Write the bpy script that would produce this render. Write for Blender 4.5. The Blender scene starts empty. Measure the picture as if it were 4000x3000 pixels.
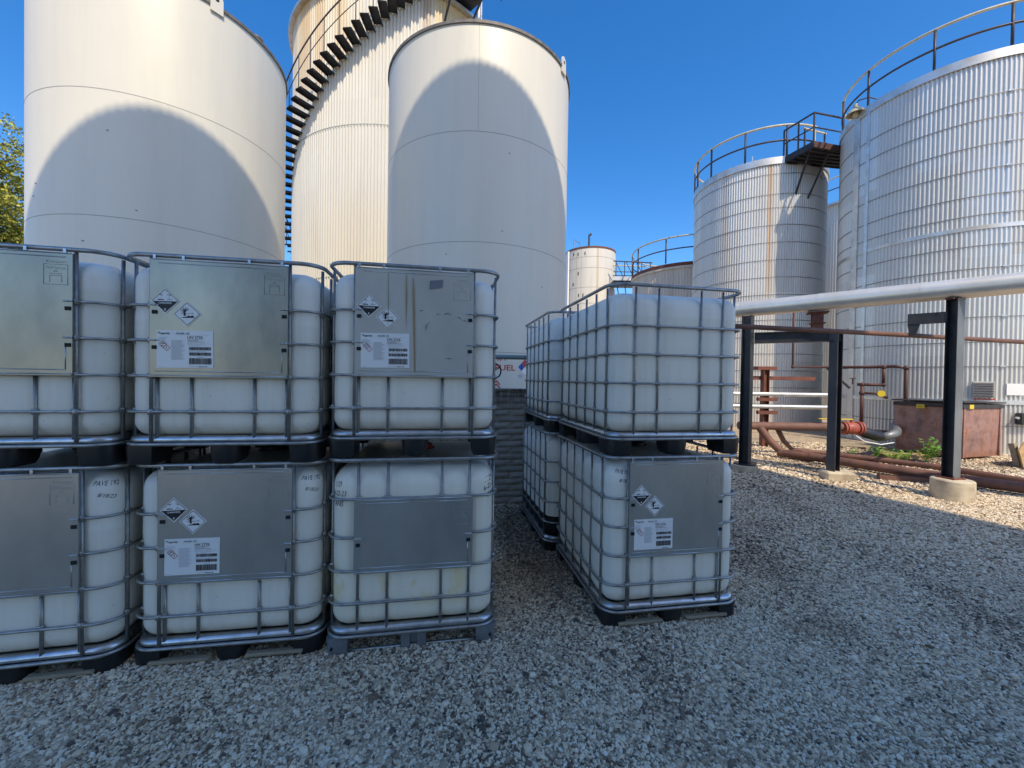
import bpy, bmesh, math, random
import numpy as np
from mathutils import Vector, Matrix
random.seed(7); rng=np.random.default_rng(7)
PI=math.pi; R=math.radians
sc=bpy.context.scene
col=sc.collection
# ------------------------------------------------------------------ camera
cam_data=bpy.data.cameras.new('camera'); cam=bpy.data.objects.new('camera',cam_data); col.objects.link(cam)
cam_data.sensor_width=36; cam_data.lens=36*1589.74/4000; cam_data.clip_end=2000; cam_data.clip_start=.05
PITCH,ROLL,CH=-0.0124,0.0159,1.6612
c_,s_=math.cos(ROLL),math.sin(ROLL); sp,cp=math.sin(PITCH),math.cos(PITCH)
rt=Vector((c_,-s_*sp,s_*cp)); up=Vector((-s_,-c_*sp,c_*cp)); bk=-Vector((0,cp,sp))
M=Matrix((rt,up,bk)).transposed().to_4x4(); M.translation=(0,0,CH); cam.matrix_world=M
sc.camera=cam
# ------------------------------------------------------------------ sky, sun, exposure
G=Vector((-.375,.927,0)).normalized(); EL=R(50.5)
w=bpy.data.worlds.new('World'); sc.world=w; w.use_nodes=True
nt=w.node_tree; bg=nt.nodes['Background']; sky=nt.nodes.new('ShaderNodeTexSky')
sky.sky_type='NISHITA'; sky.sun_disc=False; sky.sun_elevation=EL; sky.sun_rotation=R(158)
sky.air_density=1.0; sky.dust_density=1.0; sky.ozone_density=3.0; sky.altitude=200
hs=nt.nodes.new('ShaderNodeHueSaturation'); hs.inputs['Saturation'].default_value=1.36; hs.inputs['Hue'].default_value=.504; hs.inputs['Value'].default_value=.74
nt.links.new(sky.outputs[0],hs.inputs['Color']); nt.links.new(hs.outputs[0],bg.inputs[0]); bg.inputs[1].default_value=.15
sl=bpy.data.lights.new('sun','SUN'); sl.energy=2.1; sl.angle=R(.34); sl.color=(1,.87,.66)
so=bpy.data.objects.new('sun',sl); col.objects.link(so)
trav=Vector((G.x*math.cos(EL),G.y*math.cos(EL),-math.sin(EL)))
so.rotation_euler=trav.to_track_quat('-Z','Y').to_euler(); so.location=(4,-20,30)
sc.view_settings.view_transform='Standard'; sc.view_settings.look='None'
sc.view_settings.gamma=1; sc.view_settings.exposure=1.1; sc.view_settings.use_curve_mapping=False

# ------------------------------------------------------------------ materials
def N(nt,t,**k):
    n=nt.nodes.new(t)
    for a,b in k.items(): setattr(n,a,b)
    return n
def ramp(nt,fac,stops):
    r=N(nt,'ShaderNodeValToRGB'); e=r.color_ramp.elements
    while len(e)<len(stops): e.new(.5)
    for i,(p,c) in enumerate(stops):
        e[i].position=p; e[i].color=(*c,1) if len(c)==3 else c
    nt.links.new(fac,r.inputs[0]); return r.outputs[0]
def mixc(nt,f,a,b,mode='MIX'):
    m=N(nt,'ShaderNodeMix',data_type='RGBA',blend_type=mode)
    for s,v in ((m.inputs[0],f),(m.inputs[6],a),(m.inputs[7],b)):
        if isinstance(v,(int,float)): s.default_value=v
        elif isinstance(v,tuple): s.default_value=(*v,1) if len(v)==3 else v
        else: nt.links.new(v,s)
    return m.outputs[2]
def coords(nt,scale=(1,1,1),kind='Object'):
    t=N(nt,'ShaderNodeTexCoord'); m=N(nt,'ShaderNodeMapping'); m.inputs['Scale'].default_value=scale
    nt.links.new(t.outputs[kind],m.inputs[0]); return m.outputs[0]
def noise(nt,vec,scale,detail=4,rough=.55):
    n=N(nt,'ShaderNodeTexNoise'); n.inputs['Scale'].default_value=scale; n.inputs['Detail'].default_value=detail; n.inputs['Roughness'].default_value=rough
    nt.links.new(vec,n.inputs['Vector']); return n.outputs['Fac']
def newmat(name,base=(.5,.5,.5),rough=.5,metal=0,**k):
    m=bpy.data.materials.new(name); m.use_nodes=True; b=m.node_tree.nodes['Principled BSDF']
    b.inputs['Base Color'].default_value=(*base,1); b.inputs['Roughness'].default_value=rough; b.inputs['Metallic'].default_value=metal
    for a,v in k.items(): b.inputs[a.replace('_',' ')].default_value=v
    return m
def bump(nt,h,strength,dist,b):
    n=N(nt,'ShaderNodeBump'); n.inputs['Strength'].default_value=strength; n.inputs['Distance'].default_value=dist
    nt.links.new(h,n.inputs['Height']); nt.links.new(n.outputs[0],b.inputs['Normal'])
def dirty(name,c1,c2,scale=(1,1,1),ns=3,rough=.5,metal=0,lo=.35,hi=.7,r2=None,bs=0,bd=.01,**k):
    """two-tone noise material"""
    m=newmat(name,c1,rough,metal,**k); nt=m.node_tree; b=nt.nodes['Principled BSDF']
    f=noise(nt,coords(nt,scale),ns,6,.62)
    nt.links.new(ramp(nt,f,[(lo,c1),(hi,c2)]),b.inputs['Base Color'])
    if r2 is not None:
        rr=N(nt,'ShaderNodeMapRange'); rr.inputs[3].default_value=rough; rr.inputs[4].default_value=r2; nt.links.new(f,rr.inputs[0]); nt.links.new(rr.outputs[0],b.inputs['Roughness'])
    if bs: bump(nt,f,bs,bd,b)
    return m
def polar(nt):
    """object-space angle (radians, 0 = toward -Y) and z"""
    t=N(nt,'ShaderNodeTexCoord'); s=N(nt,'ShaderNodeSeparateXYZ'); nt.links.new(t.outputs['Object'],s.inputs[0])
    ny=N(nt,'ShaderNodeMath',operation='MULTIPLY'); ny.inputs[1].default_value=-1; nt.links.new(s.outputs[1],ny.inputs[0])
    a=N(nt,'ShaderNodeMath',operation='ARCTAN2'); nt.links.new(s.outputs[0],a.inputs[0]); nt.links.new(ny.outputs[0],a.inputs[1])
    return a.outputs[0],s.outputs[2]
def comb(nt,x,y,z):
    c=N(nt,'ShaderNodeCombineXYZ')
    for i,v in enumerate((x,y,z)):
        if isinstance(v,(int,float)): c.inputs[i].default_value=v
        else: nt.links.new(v,c.inputs[i])
    return c.outputs[0]
def mth(nt,op,a,b=0,c=0,clamp=False):
    m=N(nt,'ShaderNodeMath',operation=op); m.use_clamp=clamp
    for i,v in enumerate((a,b,c)):
        if isinstance(v,(int,float)): m.inputs[i].default_value=v
        else: nt.links.new(v,m.inputs[i])
    return m.outputs[0]
def streaky(name,base,stain,rad,rough=.4,metal=0,amount=.5,stripes=(),top=10,patch=None,sheet=.0,bumpy=0,**k):
    """shell paint: vertical run-marks, faint sheets, named rust stripes [(angle deg, halfwidth deg, colour, zlo, strength)]"""
    m=newmat(name,base,rough,metal,**k); nt=m.node_tree; b=nt.nodes['Principled BSDF']
    a,z=polar(nt); ar=mth(nt,'MULTIPLY',a,rad)
    v=comb(nt,ar,0,mth(nt,'MULTIPLY',z,.09)); n1=noise(nt,v,3.2,6,.65)
    v2=comb(nt,ar,0,z); n2=noise(nt,v2,.6,5,.6)
    f=mth(nt,'MULTIPLY',ramp(nt,n1,[(.45,(0,0,0)),(.78,(1,1,1))]),amount)
    c=mixc(nt,f,base,stain)
    c=mixc(nt,mth(nt,'MULTIPLY',n2,.3),c,tuple(x*.72 for x in base))
    if sheet:
        sh=N(nt,'ShaderNodeTexWhiteNoise',noise_dimensions='2D')
        nt.links.new(comb(nt,mth(nt,'FLOOR',mth(nt,'MULTIPLY',ar,1.15)),mth(nt,'FLOOR',mth(nt,'MULTIPLY',z,.41)),0),sh.inputs['Vector'])
        c=mixc(nt,mth(nt,'MULTIPLY',sh.outputs['Value'],sheet),c,tuple(x*.45 for x in base))
        rr=N(nt,'ShaderNodeMapRange'); rr.inputs[3].default_value=rough-.07; rr.inputs[4].default_value=rough+.12
        nt.links.new(sh.outputs['Value'],rr.inputs[0]); nt.links.new(rr.outputs[0],b.inputs['Roughness'])
    for (ang,hw,colr,zlo,st) in stripes:
        d=mth(nt,'ABSOLUTE',mth(nt,'SUBTRACT',a,R(ang)))
        d=mth(nt,'ADD',d,mth(nt,'MULTIPLY',mth(nt,'SUBTRACT',n1,.5),R(hw)*1.6))
        mk=mth(nt,'SUBTRACT',1,mth(nt,'DIVIDE',d,R(hw)),clamp=True)
        mk=mth(nt,'MULTIPLY',mk,2.2,clamp=True)
        fz=mth(nt,'DIVIDE',mth(nt,'SUBTRACT',z,zlo),max(.1,top-zlo),clamp=True)
        mk=mth(nt,'MULTIPLY',mth(nt,'MULTIPLY',mk,mth(nt,'POWER',fz,.4)),st)
        c=mixc(nt,mk,c,colr)
    nt.links.new(c,b.inputs['Base Color'])
    if bumpy: bump(nt,n2,bumpy,.05,b)
    return m

MT={}
MT['white_paint']=streaky('white_tank_paint',(.77,.725,.62),(.60,.575,.50),1.83,rough=.42,amount=.42,top=7.6,bumpy=.13)
MT['seam']=newmat('weld_seam',(.30,.30,.29),.6)
MT['rim']=dirty('tank_rim_steel',(.22,.20,.18),(.10,.09,.08),ns=8,rough=.6)
MT['cream_corr']=streaky('cream_corrugated_paint',(.72,.685,.60),(.42,.35,.27),3.74,rough=.5,amount=.25,top=13.4,sheet=.10,
    stripes=[(-28,30,(.74,.60,.36),10.6,.6),(-38,7,(.58,.38,.16),10,.75),(-26,4,(.52,.31,.12),9.5,.6),(-14,4,(.62,.42,.2),10.5,.6),(38,14,(.74,.58,.30),10.5,.8),(-50,4,(.52,.36,.18),10,.5),(25,3,(.40,.24,.12),9,.5)])
MT['alu_a']=streaky('aluminium_cladding_a',(.80,.78,.73),(.54,.52,.48),2.5,rough=.34,metal=.45,amount=.35,top=9.9,sheet=.34)
MT['alu_b']=streaky('aluminium_cladding_b',(.80,.775,.72),(.50,.46,.40),2.3,rough=.38,metal=.40,amount=.4,top=9.8,sheet=.34,
    stripes=[(-20.5,1.5,(.62,.36,.18),4.6,.8),(-19.0,1.0,(.50,.33,.18),1,.45),(-56,4,(.55,.38,.25),4,.3)])
MT['alu_trim']=dirty('aluminium_trim',(.74,.74,.73),(.52,.50,.46),ns=3,rough=.35,metal=.8,r2=.5)
MT['cream_smooth']=streaky('cream_small_tank_paint',(.76,.72,.63),(.40,.33,.22),1.54,rough=.5,amount=.35,top=9.6,
    stripes=[(6,3.5,(.50,.34,.18),2,.6),(-30,2.5,(.5,.44,.34),2,.4),(-42,2,(.45,.4,.3),2,.4)])
MT['beige_corr']=streaky('beige_corrugated_paint',(.70,.65,.56),(.36,.29,.21),2.8,rough=.55,amount=.6,top=7.5,sheet=.15)
MT['strap']=newmat('dull_strap_steel',(.28,.27,.26),.5,.5)
MT['black_steel']=dirty('black_painted_steel',(.018,.018,.022),(.045,.04,.04),ns=5,rough=.42)
MT['grey_steel']=dirty('weathered_grey_steel',(.26,.27,.28),(.14,.14,.15),(1,1,.3),ns=4,rough=.45,metal=.4)
MT['dark_grey']=dirty('dark_grey_flange_steel',(.10,.10,.105),(.05,.05,.055),(1,1,.4),ns=4,rough=.5)
MT['rust']=dirty('rust_red_primer',(.20,.062,.035),(.105,.040,.028),ns=5,rough=.7,bs=.25)
MT['rust_pipe']=dirty('rusted_brown_pipe',(.20,.095,.065),(.11,.055,.042),(1,1,1),ns=4,rough=.68,bs=.2)
MT['brown_pipe']=dirty('dark_brown_pipe',(.10,.035,.028),(.06,.03,.025),ns=6,rough=.6)
MT['pipe_jacket']=dirty('silver_pipe_jacket',(.84,.81,.74),(.68,.64,.56),(1,1,1),ns=2,rough=.30,metal=.55,r2=.42,bs=.06)
MT['rail_paint']=dirty('pale_yellow_rail_paint',(.66,.60,.42),(.45,.38,.25),ns=4,rough=.5)
MT['dark_rail']=dirty('dark_handrail_steel',(.035,.035,.045),(.07,.055,.05),ns=5,rough=.5)
MT['concrete']=dirty('cast_concrete',(.60,.51,.37),(.36,.28,.19),ns=4,rough=.9,lo=.42,hi=.68,bs=.4,bd=.02)
MT['black_plastic']=dirty('black_pallet_plastic',(.010,.010,.012),(.022,.022,.024),ns=7,rough=.38)
MT['galv']=dirty('galvanised_cage_tube',(.42,.41,.39),(.25,.25,.25),(1,1,1),ns=16,rough=.34,metal=.85,r2=.5)
MT['galv_bright']=dirty('bright_galvanised_tray',(.62,.64,.66),(.38,.40,.42),ns=10,rough=.20,metal=.95,r2=.42,bs=.25,bd=.01)
MT['plate']=dirty('zinc_sign_plate',(.58,.56,.52),(.40,.39,.37),(1,1,.6),ns=2.0,rough=.24,metal=.72,r2=.42,bs=.16,bd=.02)
MT['plate_warm']=dirty('upper_zinc_plate',(.42,.40,.33),(.27,.265,.235),(1,1,.6),ns=2.0,rough=.24,metal=.8,r2=.42,bs=.2,bd=.02)  # upper-row copy of the zinc, darkened in colour against its stronger light
MT['plate_grimy']=dirty('weathered_sign_plate',(.62,.59,.52),(.50,.475,.42),(1,1,.6),ns=2.2,rough=.5,metal=.3,r2=.6,bs=.08,bd=.02)
MT['foot_grey']=dirty('grey_steel_foot',(.30,.33,.36),(.19,.21,.235),ns=9,rough=.42,metal=.6)
MT['wood']=dirty('pallet_skid_wood',(.40,.33,.22),(.25,.20,.14),(1,6,6),ns=3,rough=.8)
MT['ply']=dirty('weathered_plywood',(.50,.33,.15),(.30,.18,.08),(1,1,5),ns=3,rough=.8)
MT['ink']=newmat('black_print',(.012,.012,.014),.5)
MT['marker']=newmat('marker_pen',(.05,.045,.07),.6)
MT['paper']=newmat('white_label_paper',(.86,.85,.83),.35)
MT['pale_print']=newmat('fine_grey_print',(.50,.51,.54),.5)
MT['red_print']=newmat('red_print',(.55,.04,.04),.5)
MT['green_print']=newmat('green_print',(.05,.22,.12),.5)
MT['blue_print']=newmat('blue_print',(.02,.10,.45),.5)
MT['yellow']=newmat('yellow_sticker',(.75,.55,.03),.5)
MT['tape']=newmat('grey_tape',(.20,.20,.23),.5)
MT['drip']=dirty('dried_brown_drip',(.34,.24,.13),(.42,.33,.20),(1,1,.3),ns=9,rough=.6)
MT['smudge']=newmat('dark_smudge',(.16,.16,.165),.6)
MT['hole']=newmat('dark_slot',(.012,.013,.016),.8)
MT['red_cap']=newmat('red_cap',(.35,.04,.03),.5)
MT['valve_red']=dirty('red_valve_paint',(.42,.085,.05),(.22,.06,.04),ns=8,rough=.5)
MT['lamp']=dirty('faded_lamp_enamel',(.52,.48,.33),(.34,.31,.22),ns=8,rough=.5)
MT['teal_pipe']=dirty('chipped_grey_green_pipe',(.26,.33,.33),(.20,.14,.09),(1,1,1),ns=9,rough=.55,lo=.55,hi=.62)
MT['vent']=newmat('vent_grey',(.42,.41,.38),.6)
MT['leaf']=None

def hdpe(name,low_dark=False,yellow=0):
    m=newmat(name,(.74,.74,.72),.42,0,Subsurface_Weight=.0,Specular_IOR_Level=.45); nt=m.node_tree; b=nt.nodes['Principled BSDF']
    v=coords(nt,(1,1,1)); n1=noise(nt,v,2.2,5,.6); n2=noise(nt,coords(nt,(9,9,.7)),1.6,4,.6)
    c=mixc(nt,mth(nt,'MULTIPLY',n1,.5),(.95,.90,.80),(.90,.83,.71))
    c=mixc(nt,mth(nt,'MULTIPLY',ramp(nt,n2,[(.45,(0,0,0)),(.75,(1,1,1))]),.34),c,(.56,.50,.42))
    oi=N(nt,'ShaderNodeObjectInfo')
    t=N(nt,'ShaderNodeTexCoord'); s=N(nt,'ShaderNodeSeparateXYZ'); nt.links.new(t.outputs['Object'],s.inputs[0])
    lv=mth(nt,'MULTIPLY',mth(nt,'SUBTRACT',mth(nt,'MULTIPLY_ADD',oi.outputs['Random'],.22,.80),s.outputs[2]),60,clamp=True)
    c=mixc(nt,mth(nt,'MULTIPLY',lv,.22),c,(.66,.60,.48))
    n4=noise(nt,coords(nt,(1,1,1)),38,3,.7); c=mixc(nt,mth(nt,'MULTIPLY',ramp(nt,n4,[(.68,(0,0,0)),(.72,(1,1,1))]),.45),c,(.30,.26,.22))
    base=mth(nt,'SUBTRACT',1,mth(nt,'DIVIDE',mth(nt,'SUBTRACT',s.outputs[2],.15),.09),clamp=True)
    c=mixc(nt,mth(nt,'MULTIPLY',base,.45),c,(.50,.36,.20))
    if yellow:
        n3=noise(nt,coords(nt,(1,1,.6)),6.5,5,.6)
        mk=mth(nt,'MULTIPLY',ramp(nt,n3,[(.52,(0,0,0)),(.60,(1,1,1))]),yellow)
        zz=mth(nt,'SUBTRACT',1,mth(nt,'MULTIPLY',mth(nt,'ABSOLUTE',mth(nt,'SUBTRACT',s.outputs[2],.40)),5.5),clamp=True)
        c=mixc(nt,mth(nt,'MULTIPLY',mk,mth(nt,'MULTIPLY',zz,1.8,clamp=True)),c,(.82,.66,.36))
        c=mixc(nt,.3,c,(.86,.78,.56))
    if low_dark:
        k=mth(nt,'GREATER_THAN',mth(nt,'ADD',mth(nt,'MULTIPLY',n1,.02),.335),s.outputs[2])
        c=mixc(nt,k,c,(.012,.011,.012))
    nt.links.new(c,b.inputs['Base Color'])
    bump(nt,n1,.08,.03,b)
    return m
MT['hdpe']=hdpe('milky_white_plastic'); MT['hdpe_dark']=hdpe('milky_plastic_dark_contents',True); MT['hdpe_old']=hdpe('yellowed_milky_plastic',False,.9)

# ------------------------------------------------------------------ mesh helper
class MB:
    def __init__(s): s.v=[]; s.f=[]; s.m=[]
    def add(s,v,f,m=0):
        o=len(s.v); s.v+= [tuple(p) for p in v]; s.f+= [tuple(i+o for i in q) for q in f]; s.m+=[m]*len(f); return s
    def box(s,x0,x1,y0,y1,z0,z1,m=0,bev=0,mat=None):
        if bev:
            b=min(bev,(x1-x0)/2.01,(y1-y0)/2.01,(z1-z0)/2.01)
            bm=bmesh.new(); bmesh.ops.create_cube(bm,size=1)
            for q in bm.verts: q.co=Vector(((x0+x1)/2+q.co.x*(x1-x0),(y0+y1)/2+q.co.y*(y1-y0),(z0+z1)/2+q.co.z*(z1-z0)))
            bmesh.ops.bevel(bm,geom=bm.edges[:],offset=b,segments=1,affect='EDGES',profile=.5)
            bm.verts.index_update(); v=[q.co[:] for q in bm.verts]; f=[[p.index for p in q.verts] for q in bm.faces]; bm.free()
        else:
            v=[(x,y,z) for x in (x0,x1) for y in (y0,y1) for z in (z0,z1)]
            f=[(0,1,3,2),(4,6,7,5),(0,4,5,1),(2,3,7,6),(0,2,6,4),(1,5,7,3)]
        if mat is not None: v=[mat@Vector(p) for p in v]
        return s.add(v,f,m)
    def tube(s,path,r,n=8,closed=False,m=0,cap=True,flat=None):
        P=[Vector(p) for p in path]; k=len(P); rings=[]; prev=None
        for i,p in enumerate(P):
            a=P[(i-1)%k] if (closed or i>0) else p; b=P[(i+1)%k] if (closed or i<k-1) else p
            t=(b-a).normalized()
            if prev is None:
                u=t.orthogonal().normalized()
                zc=Vector((0,0,1))
                if abs(t.z)<.9: u=zc.cross(t).normalized()
            else: u=(prev-t*prev.dot(t)).normalized()
            prev=u; w2=t.cross(u)
            rr=r if not hasattr(r,'__len__') else r[i]
            rx,ry=(rr,rr) if flat is None else (rr*flat[0],rr*flat[1])
            rings.append([p+u*math.cos(2*PI*j/n+PI/n)*rx+w2*math.sin(2*PI*j/n+PI/n)*ry for j in range(n)])
        v=[q for rg in rings for q in rg]; f=[]
        for i in range(k if closed else k-1):
            for j in range(n):
                a=i*n+j; b=i*n+(j+1)%n; c=((i+1)%k)*n+(j+1)%n; d=((i+1)%k)*n+j; f.append((a,b,c,d))
        if cap and not closed: f.append(tuple(range(n))[::-1]); f.append(tuple((k-1)*n+j for j in range(n)))
        return s.add(v,f,m)
    def lathe(s,prof,n=64,m=0,c=(0,0,0),a0=0,a1=2*PI,axis='Z'):
        full=abs(a1-a0-2*PI)<1e-6; k=n if full else n+1; v=[]
        for (r,z) in prof:
            for j in range(k):
                a=a0+(a1-a0)*j/n
                p=(r*math.cos(a),r*math.sin(a),z)
                if axis=='Y': p=(p[0],p[2],p[1])
                if axis=='X': p=(p[2],p[0],p[1])
                v.append((c[0]+p[0],c[1]+p[1],c[2]+p[2]))
        f=[]
        for i in range(len(prof)-1):
            for j in range(n if full else n):
                a=i*k+j; b=i*k+(j+1)%k; f.append((a,b,b+k,a+k))
        return s.add(v,f,m)
    def prism(s,poly,z0,z1,m=0,mat=None):
        n=len(poly); v=[(x,y,z0) for x,y in poly]+[(x,y,z1) for x,y in poly]
        f=[tuple(range(n))[::-1],tuple(range(n,2*n))]+[(i,(i+1)%n,(i+1)%n+n,i+n) for i in range(n)]
        if mat is not None: v=[mat@Vector(p) for p in v]
        return s.add(v,f,m)
    def sheet(s,poly,y,m=0,th=.0012):
        """flat polygon in the XZ plane facing -Y with thickness"""
        n=len(poly); v=[(x,y,z) for x,z in poly]+[(x,y+th,z) for x,z in poly]
        f=[tuple(range(n)),tuple(range(2*n-1,n-1,-1))]+[(i,i+n,(i+1)%n+n,(i+1)%n) for i in range(n)]
        return s.add(v,f,m)
    def rect(s,x0,x1,z0,z1,y,m=0,th=.001): return s.sheet([(x0,z0),(x1,z0),(x1,z1),(x0,z1)],y,m,th)
    def build(s,name,mats,parent=None,smooth=False,loc=None,rot=None):
        me=bpy.data.meshes.new(name); me.from_pydata(s.v,[],s.f)
        if not isinstance(mats,(list,tuple)): mats=[mats]
        for q in mats: me.materials.append(q)
        me.polygons.foreach_set('material_index',s.m)
        me.polygons.foreach_set('use_smooth',[bool(smooth)]*len(s.f))
        bm=bmesh.new(); bm.from_mesh(me); bmesh.ops.recalc_face_normals(bm,faces=bm.faces[:]); bm.to_mesh(me); bm.free()
        me.update()
        if smooth=='auto':
            me.set_sharp_from_angle(angle=R(38))
        o=bpy.data.objects.new(name,me); col.objects.link(o)
        if parent: o.parent=parent
        if loc is not None: o.location=loc
        if rot is not None: o.rotation_euler=rot
        return o
def thing(name,label,cat,loc=(0,0,0),rz=0,group=None):
    o=bpy.data.objects.new(name,None); o.empty_display_size=.2; col.objects.link(o); o.location=loc; o.rotation_euler=(0,0,rz)
    o['label']=label; o['category']=cat
    if group: o['group']=group
    return o
def tag(o,label,cat,group=None):
    o['label']=label; o['category']=cat
    if group: o['group']=group
    return o
def inst(src,parent,loc=(0,0,0),rot=(0,0,0),label=None,name=None):
    o=bpy.data.objects.new(name or src.name.split('.')[0],src.data); col.objects.link(o); o.parent=parent; o.location=loc; o.rotation_euler=rot
    return o
_tc={}
def text_geo(body,size,bold=0,shear=0,res=2):
    key=(body,size,bold,shear,res)
    if key in _tc: return _tc[key]
    cu=bpy.data.curves.new('t','FONT'); cu.body=body; cu.size=size; cu.offset=bold*size; cu.shear=shear; cu.resolution_u=res
    o=bpy.data.objects.new('t',cu); col.objects.link(o)
    dg=bpy.context.evaluated_depsgraph_get(); me=bpy.data.meshes.new_from_object(o.evaluated_get(dg))
    v=[tuple(p.co) for p in me.vertices]; f=[tuple(p.vertices) for p in me.polygons]
    bpy.data.objects.remove(o); bpy.data.curves.remove(cu); bpy.data.meshes.remove(me)
    xs=[p[0] for p in v] or [0]; _tc[key]=(v,f,max(xs)-min(xs)); return _tc[key]
def put_text(mb,body,x,z,y,size,m=0,bold=0,width=None,fn=None,shear=0,rot=0,align='L'):
    v,f,w0=text_geo(body,size,bold,shear); k=1 if width is None else width/w0
    x0=min(p[0] for p in v); wd=w0*k
    off={'L':0,'C':-wd/2,'R':-wd}[align]; out=[]
    cr,sr=math.cos(rot),math.sin(rot)
    for p in v:
        a,b=(p[0]-x0)*k+off,p[1]
        a,b=a*cr-b*sr,a*sr+b*cr
        q=(x+a,y,z+b)
        if fn: q=fn(x+a,z+b)
        out.append(q)
    mb.add(out,f,m)

# ------------------------------------------------------------------ ground
# damp soil patches: centre x, y, radii, turn, strength
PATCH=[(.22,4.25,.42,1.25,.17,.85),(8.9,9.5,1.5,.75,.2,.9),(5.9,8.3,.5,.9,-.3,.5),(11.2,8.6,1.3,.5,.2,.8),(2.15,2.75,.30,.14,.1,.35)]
m=newmat('gravel_ground',(.3,.28,.25),.9); nt=m.node_tree; b=nt.nodes['Principled BSDF']
g=N(nt,'ShaderNodeNewGeometry'); P=g.outputs['Position']
vo=N(nt,'ShaderNodeTexVoronoi'); vo.inputs['Scale'].default_value=38; nt.links.new(P,vo.inputs['Vector'])
vo2=N(nt,'ShaderNodeTexVoronoi'); vo2.inputs['Scale'].default_value=75; nt.links.new(P,vo2.inputs['Vector'])
big=noise(nt,P,.9,5,.6); mid=noise(nt,P,6,5,.6)
sepc=N(nt,'ShaderNodeSeparateColor'); nt.links.new(vo.outputs['Color'],sepc.inputs[0])
c=ramp(nt,sepc.outputs[0],[(0,(.18,.13,.09)),(.25,(.34,.25,.155)),(.6,(.52,.40,.26)),(.85,(.64,.51,.35)),(1,(.28,.20,.13))])
c=mixc(nt,mth(nt,'MULTIPLY',big,.5),c,(.46,.35,.24))
c=mixc(nt,mth(nt,'MULTIPLY',ramp(nt,mid,[(.5,(0,0,0)),(.75,(1,1,1))]),.35),c,(.22,.185,.145))
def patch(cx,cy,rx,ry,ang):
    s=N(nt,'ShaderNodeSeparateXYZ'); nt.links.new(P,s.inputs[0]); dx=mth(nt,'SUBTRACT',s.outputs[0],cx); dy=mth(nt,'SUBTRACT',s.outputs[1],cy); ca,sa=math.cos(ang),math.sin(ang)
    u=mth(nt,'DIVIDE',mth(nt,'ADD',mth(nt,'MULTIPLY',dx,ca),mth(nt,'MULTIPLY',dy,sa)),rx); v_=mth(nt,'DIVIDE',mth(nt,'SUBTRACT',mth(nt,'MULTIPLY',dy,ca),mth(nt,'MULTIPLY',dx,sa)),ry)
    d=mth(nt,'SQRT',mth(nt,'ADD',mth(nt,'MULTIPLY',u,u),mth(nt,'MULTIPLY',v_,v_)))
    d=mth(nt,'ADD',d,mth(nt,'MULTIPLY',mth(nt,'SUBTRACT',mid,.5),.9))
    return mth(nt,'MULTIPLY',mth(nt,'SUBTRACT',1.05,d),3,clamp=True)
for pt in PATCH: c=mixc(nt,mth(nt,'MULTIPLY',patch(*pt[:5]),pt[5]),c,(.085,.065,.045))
nt.links.new(c,b.inputs['Base Color'])
hh=mth(nt,'ADD',mth(nt,'MULTIPLY',vo.outputs['Distance'],-1.0),mth(nt,'MULTIPLY',vo2.outputs['Distance'],-.6)); bump(nt,hh,.9,.012,b)
MT['ground']=m
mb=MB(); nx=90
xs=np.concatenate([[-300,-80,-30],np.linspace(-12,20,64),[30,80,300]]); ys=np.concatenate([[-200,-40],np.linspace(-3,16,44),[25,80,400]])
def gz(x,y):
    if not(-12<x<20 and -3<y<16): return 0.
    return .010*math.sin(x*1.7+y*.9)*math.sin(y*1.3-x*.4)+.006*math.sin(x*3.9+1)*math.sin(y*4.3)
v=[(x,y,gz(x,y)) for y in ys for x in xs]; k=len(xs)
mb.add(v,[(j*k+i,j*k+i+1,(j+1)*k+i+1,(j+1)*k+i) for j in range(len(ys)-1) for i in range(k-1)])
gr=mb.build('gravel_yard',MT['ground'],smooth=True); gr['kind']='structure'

# pebbles: real stones scattered over the near ground, instanced on points
mp=newmat('pebble',(.4,.38,.35),.75); nt=mp.node_tree; b=nt.nodes['Principled BSDF']
at=N(nt,'ShaderNodeAttribute',attribute_type='INSTANCER',attribute_name='tone')
c=ramp(nt,at.outputs['Fac'],[(0,(.06,.042,.028)),(.15,(.20,.135,.08)),(.32,(.48,.36,.225)),(.55,(.82,.65,.43)),(.8,(.95,.80,.57)),(.95,(.96,.88,.72)),(1,(.36,.22,.12))])
n1=noise(nt,coords(nt,(1,1,1)),3,4,.6); c=mixc(nt,mth(nt,'MULTIPLY',n1,.35),c,(.22,.20,.18)); nt.links.new(c,b.inputs['Base Color'])
def points():
    out=[]
    def zone(n,x0,x1,y0,y1,smin,smax,pw):
        x=rng.uniform(x0,x1,n); y=rng.uniform(y0,y1,n); s=smin+(smax-smin)*rng.random(n)**pw
        ok=(np.abs(x/y-.0)<1.42)&(y>1.35)
        # nothing under the tote stacks
        t=.17; dx,dy=x+1.62,y-2.33
        lx=dx*math.cos(t)+dy*math.sin(t); ly=-dx*math.sin(t)+dy*math.cos(t)
        ok&=~((lx<.35)&(ly>1.3)&(ly<2.6)&(x<-.6))
        out.append(np.c_[x,y,s][ok])
    zone(270000,-3.2,6,1.35,3.6,.0034,.0105,1.9)
    zone(70000,-.5,9,3.6,6.2,.007,.0145,1.6)
    zone(45000,.5,14,6.2,11.5,.012,.024,1.4)
    zone(3600,-3.2,5,1.35,5,.012,.021,1.9)
    return np.concatenate(out)
pts=points()
pme=bpy.data.meshes.new('loose_gravel'); pme.vertices.add(len(pts))
zz=np.array([gz(a,b2) for a,b2 in pts[:,:2]])
co=np.c_[pts[:,0],pts[:,1],zz+pts[:,2]*.25]; pme.vertices.foreach_set('co',co.ravel())
at=None
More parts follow.
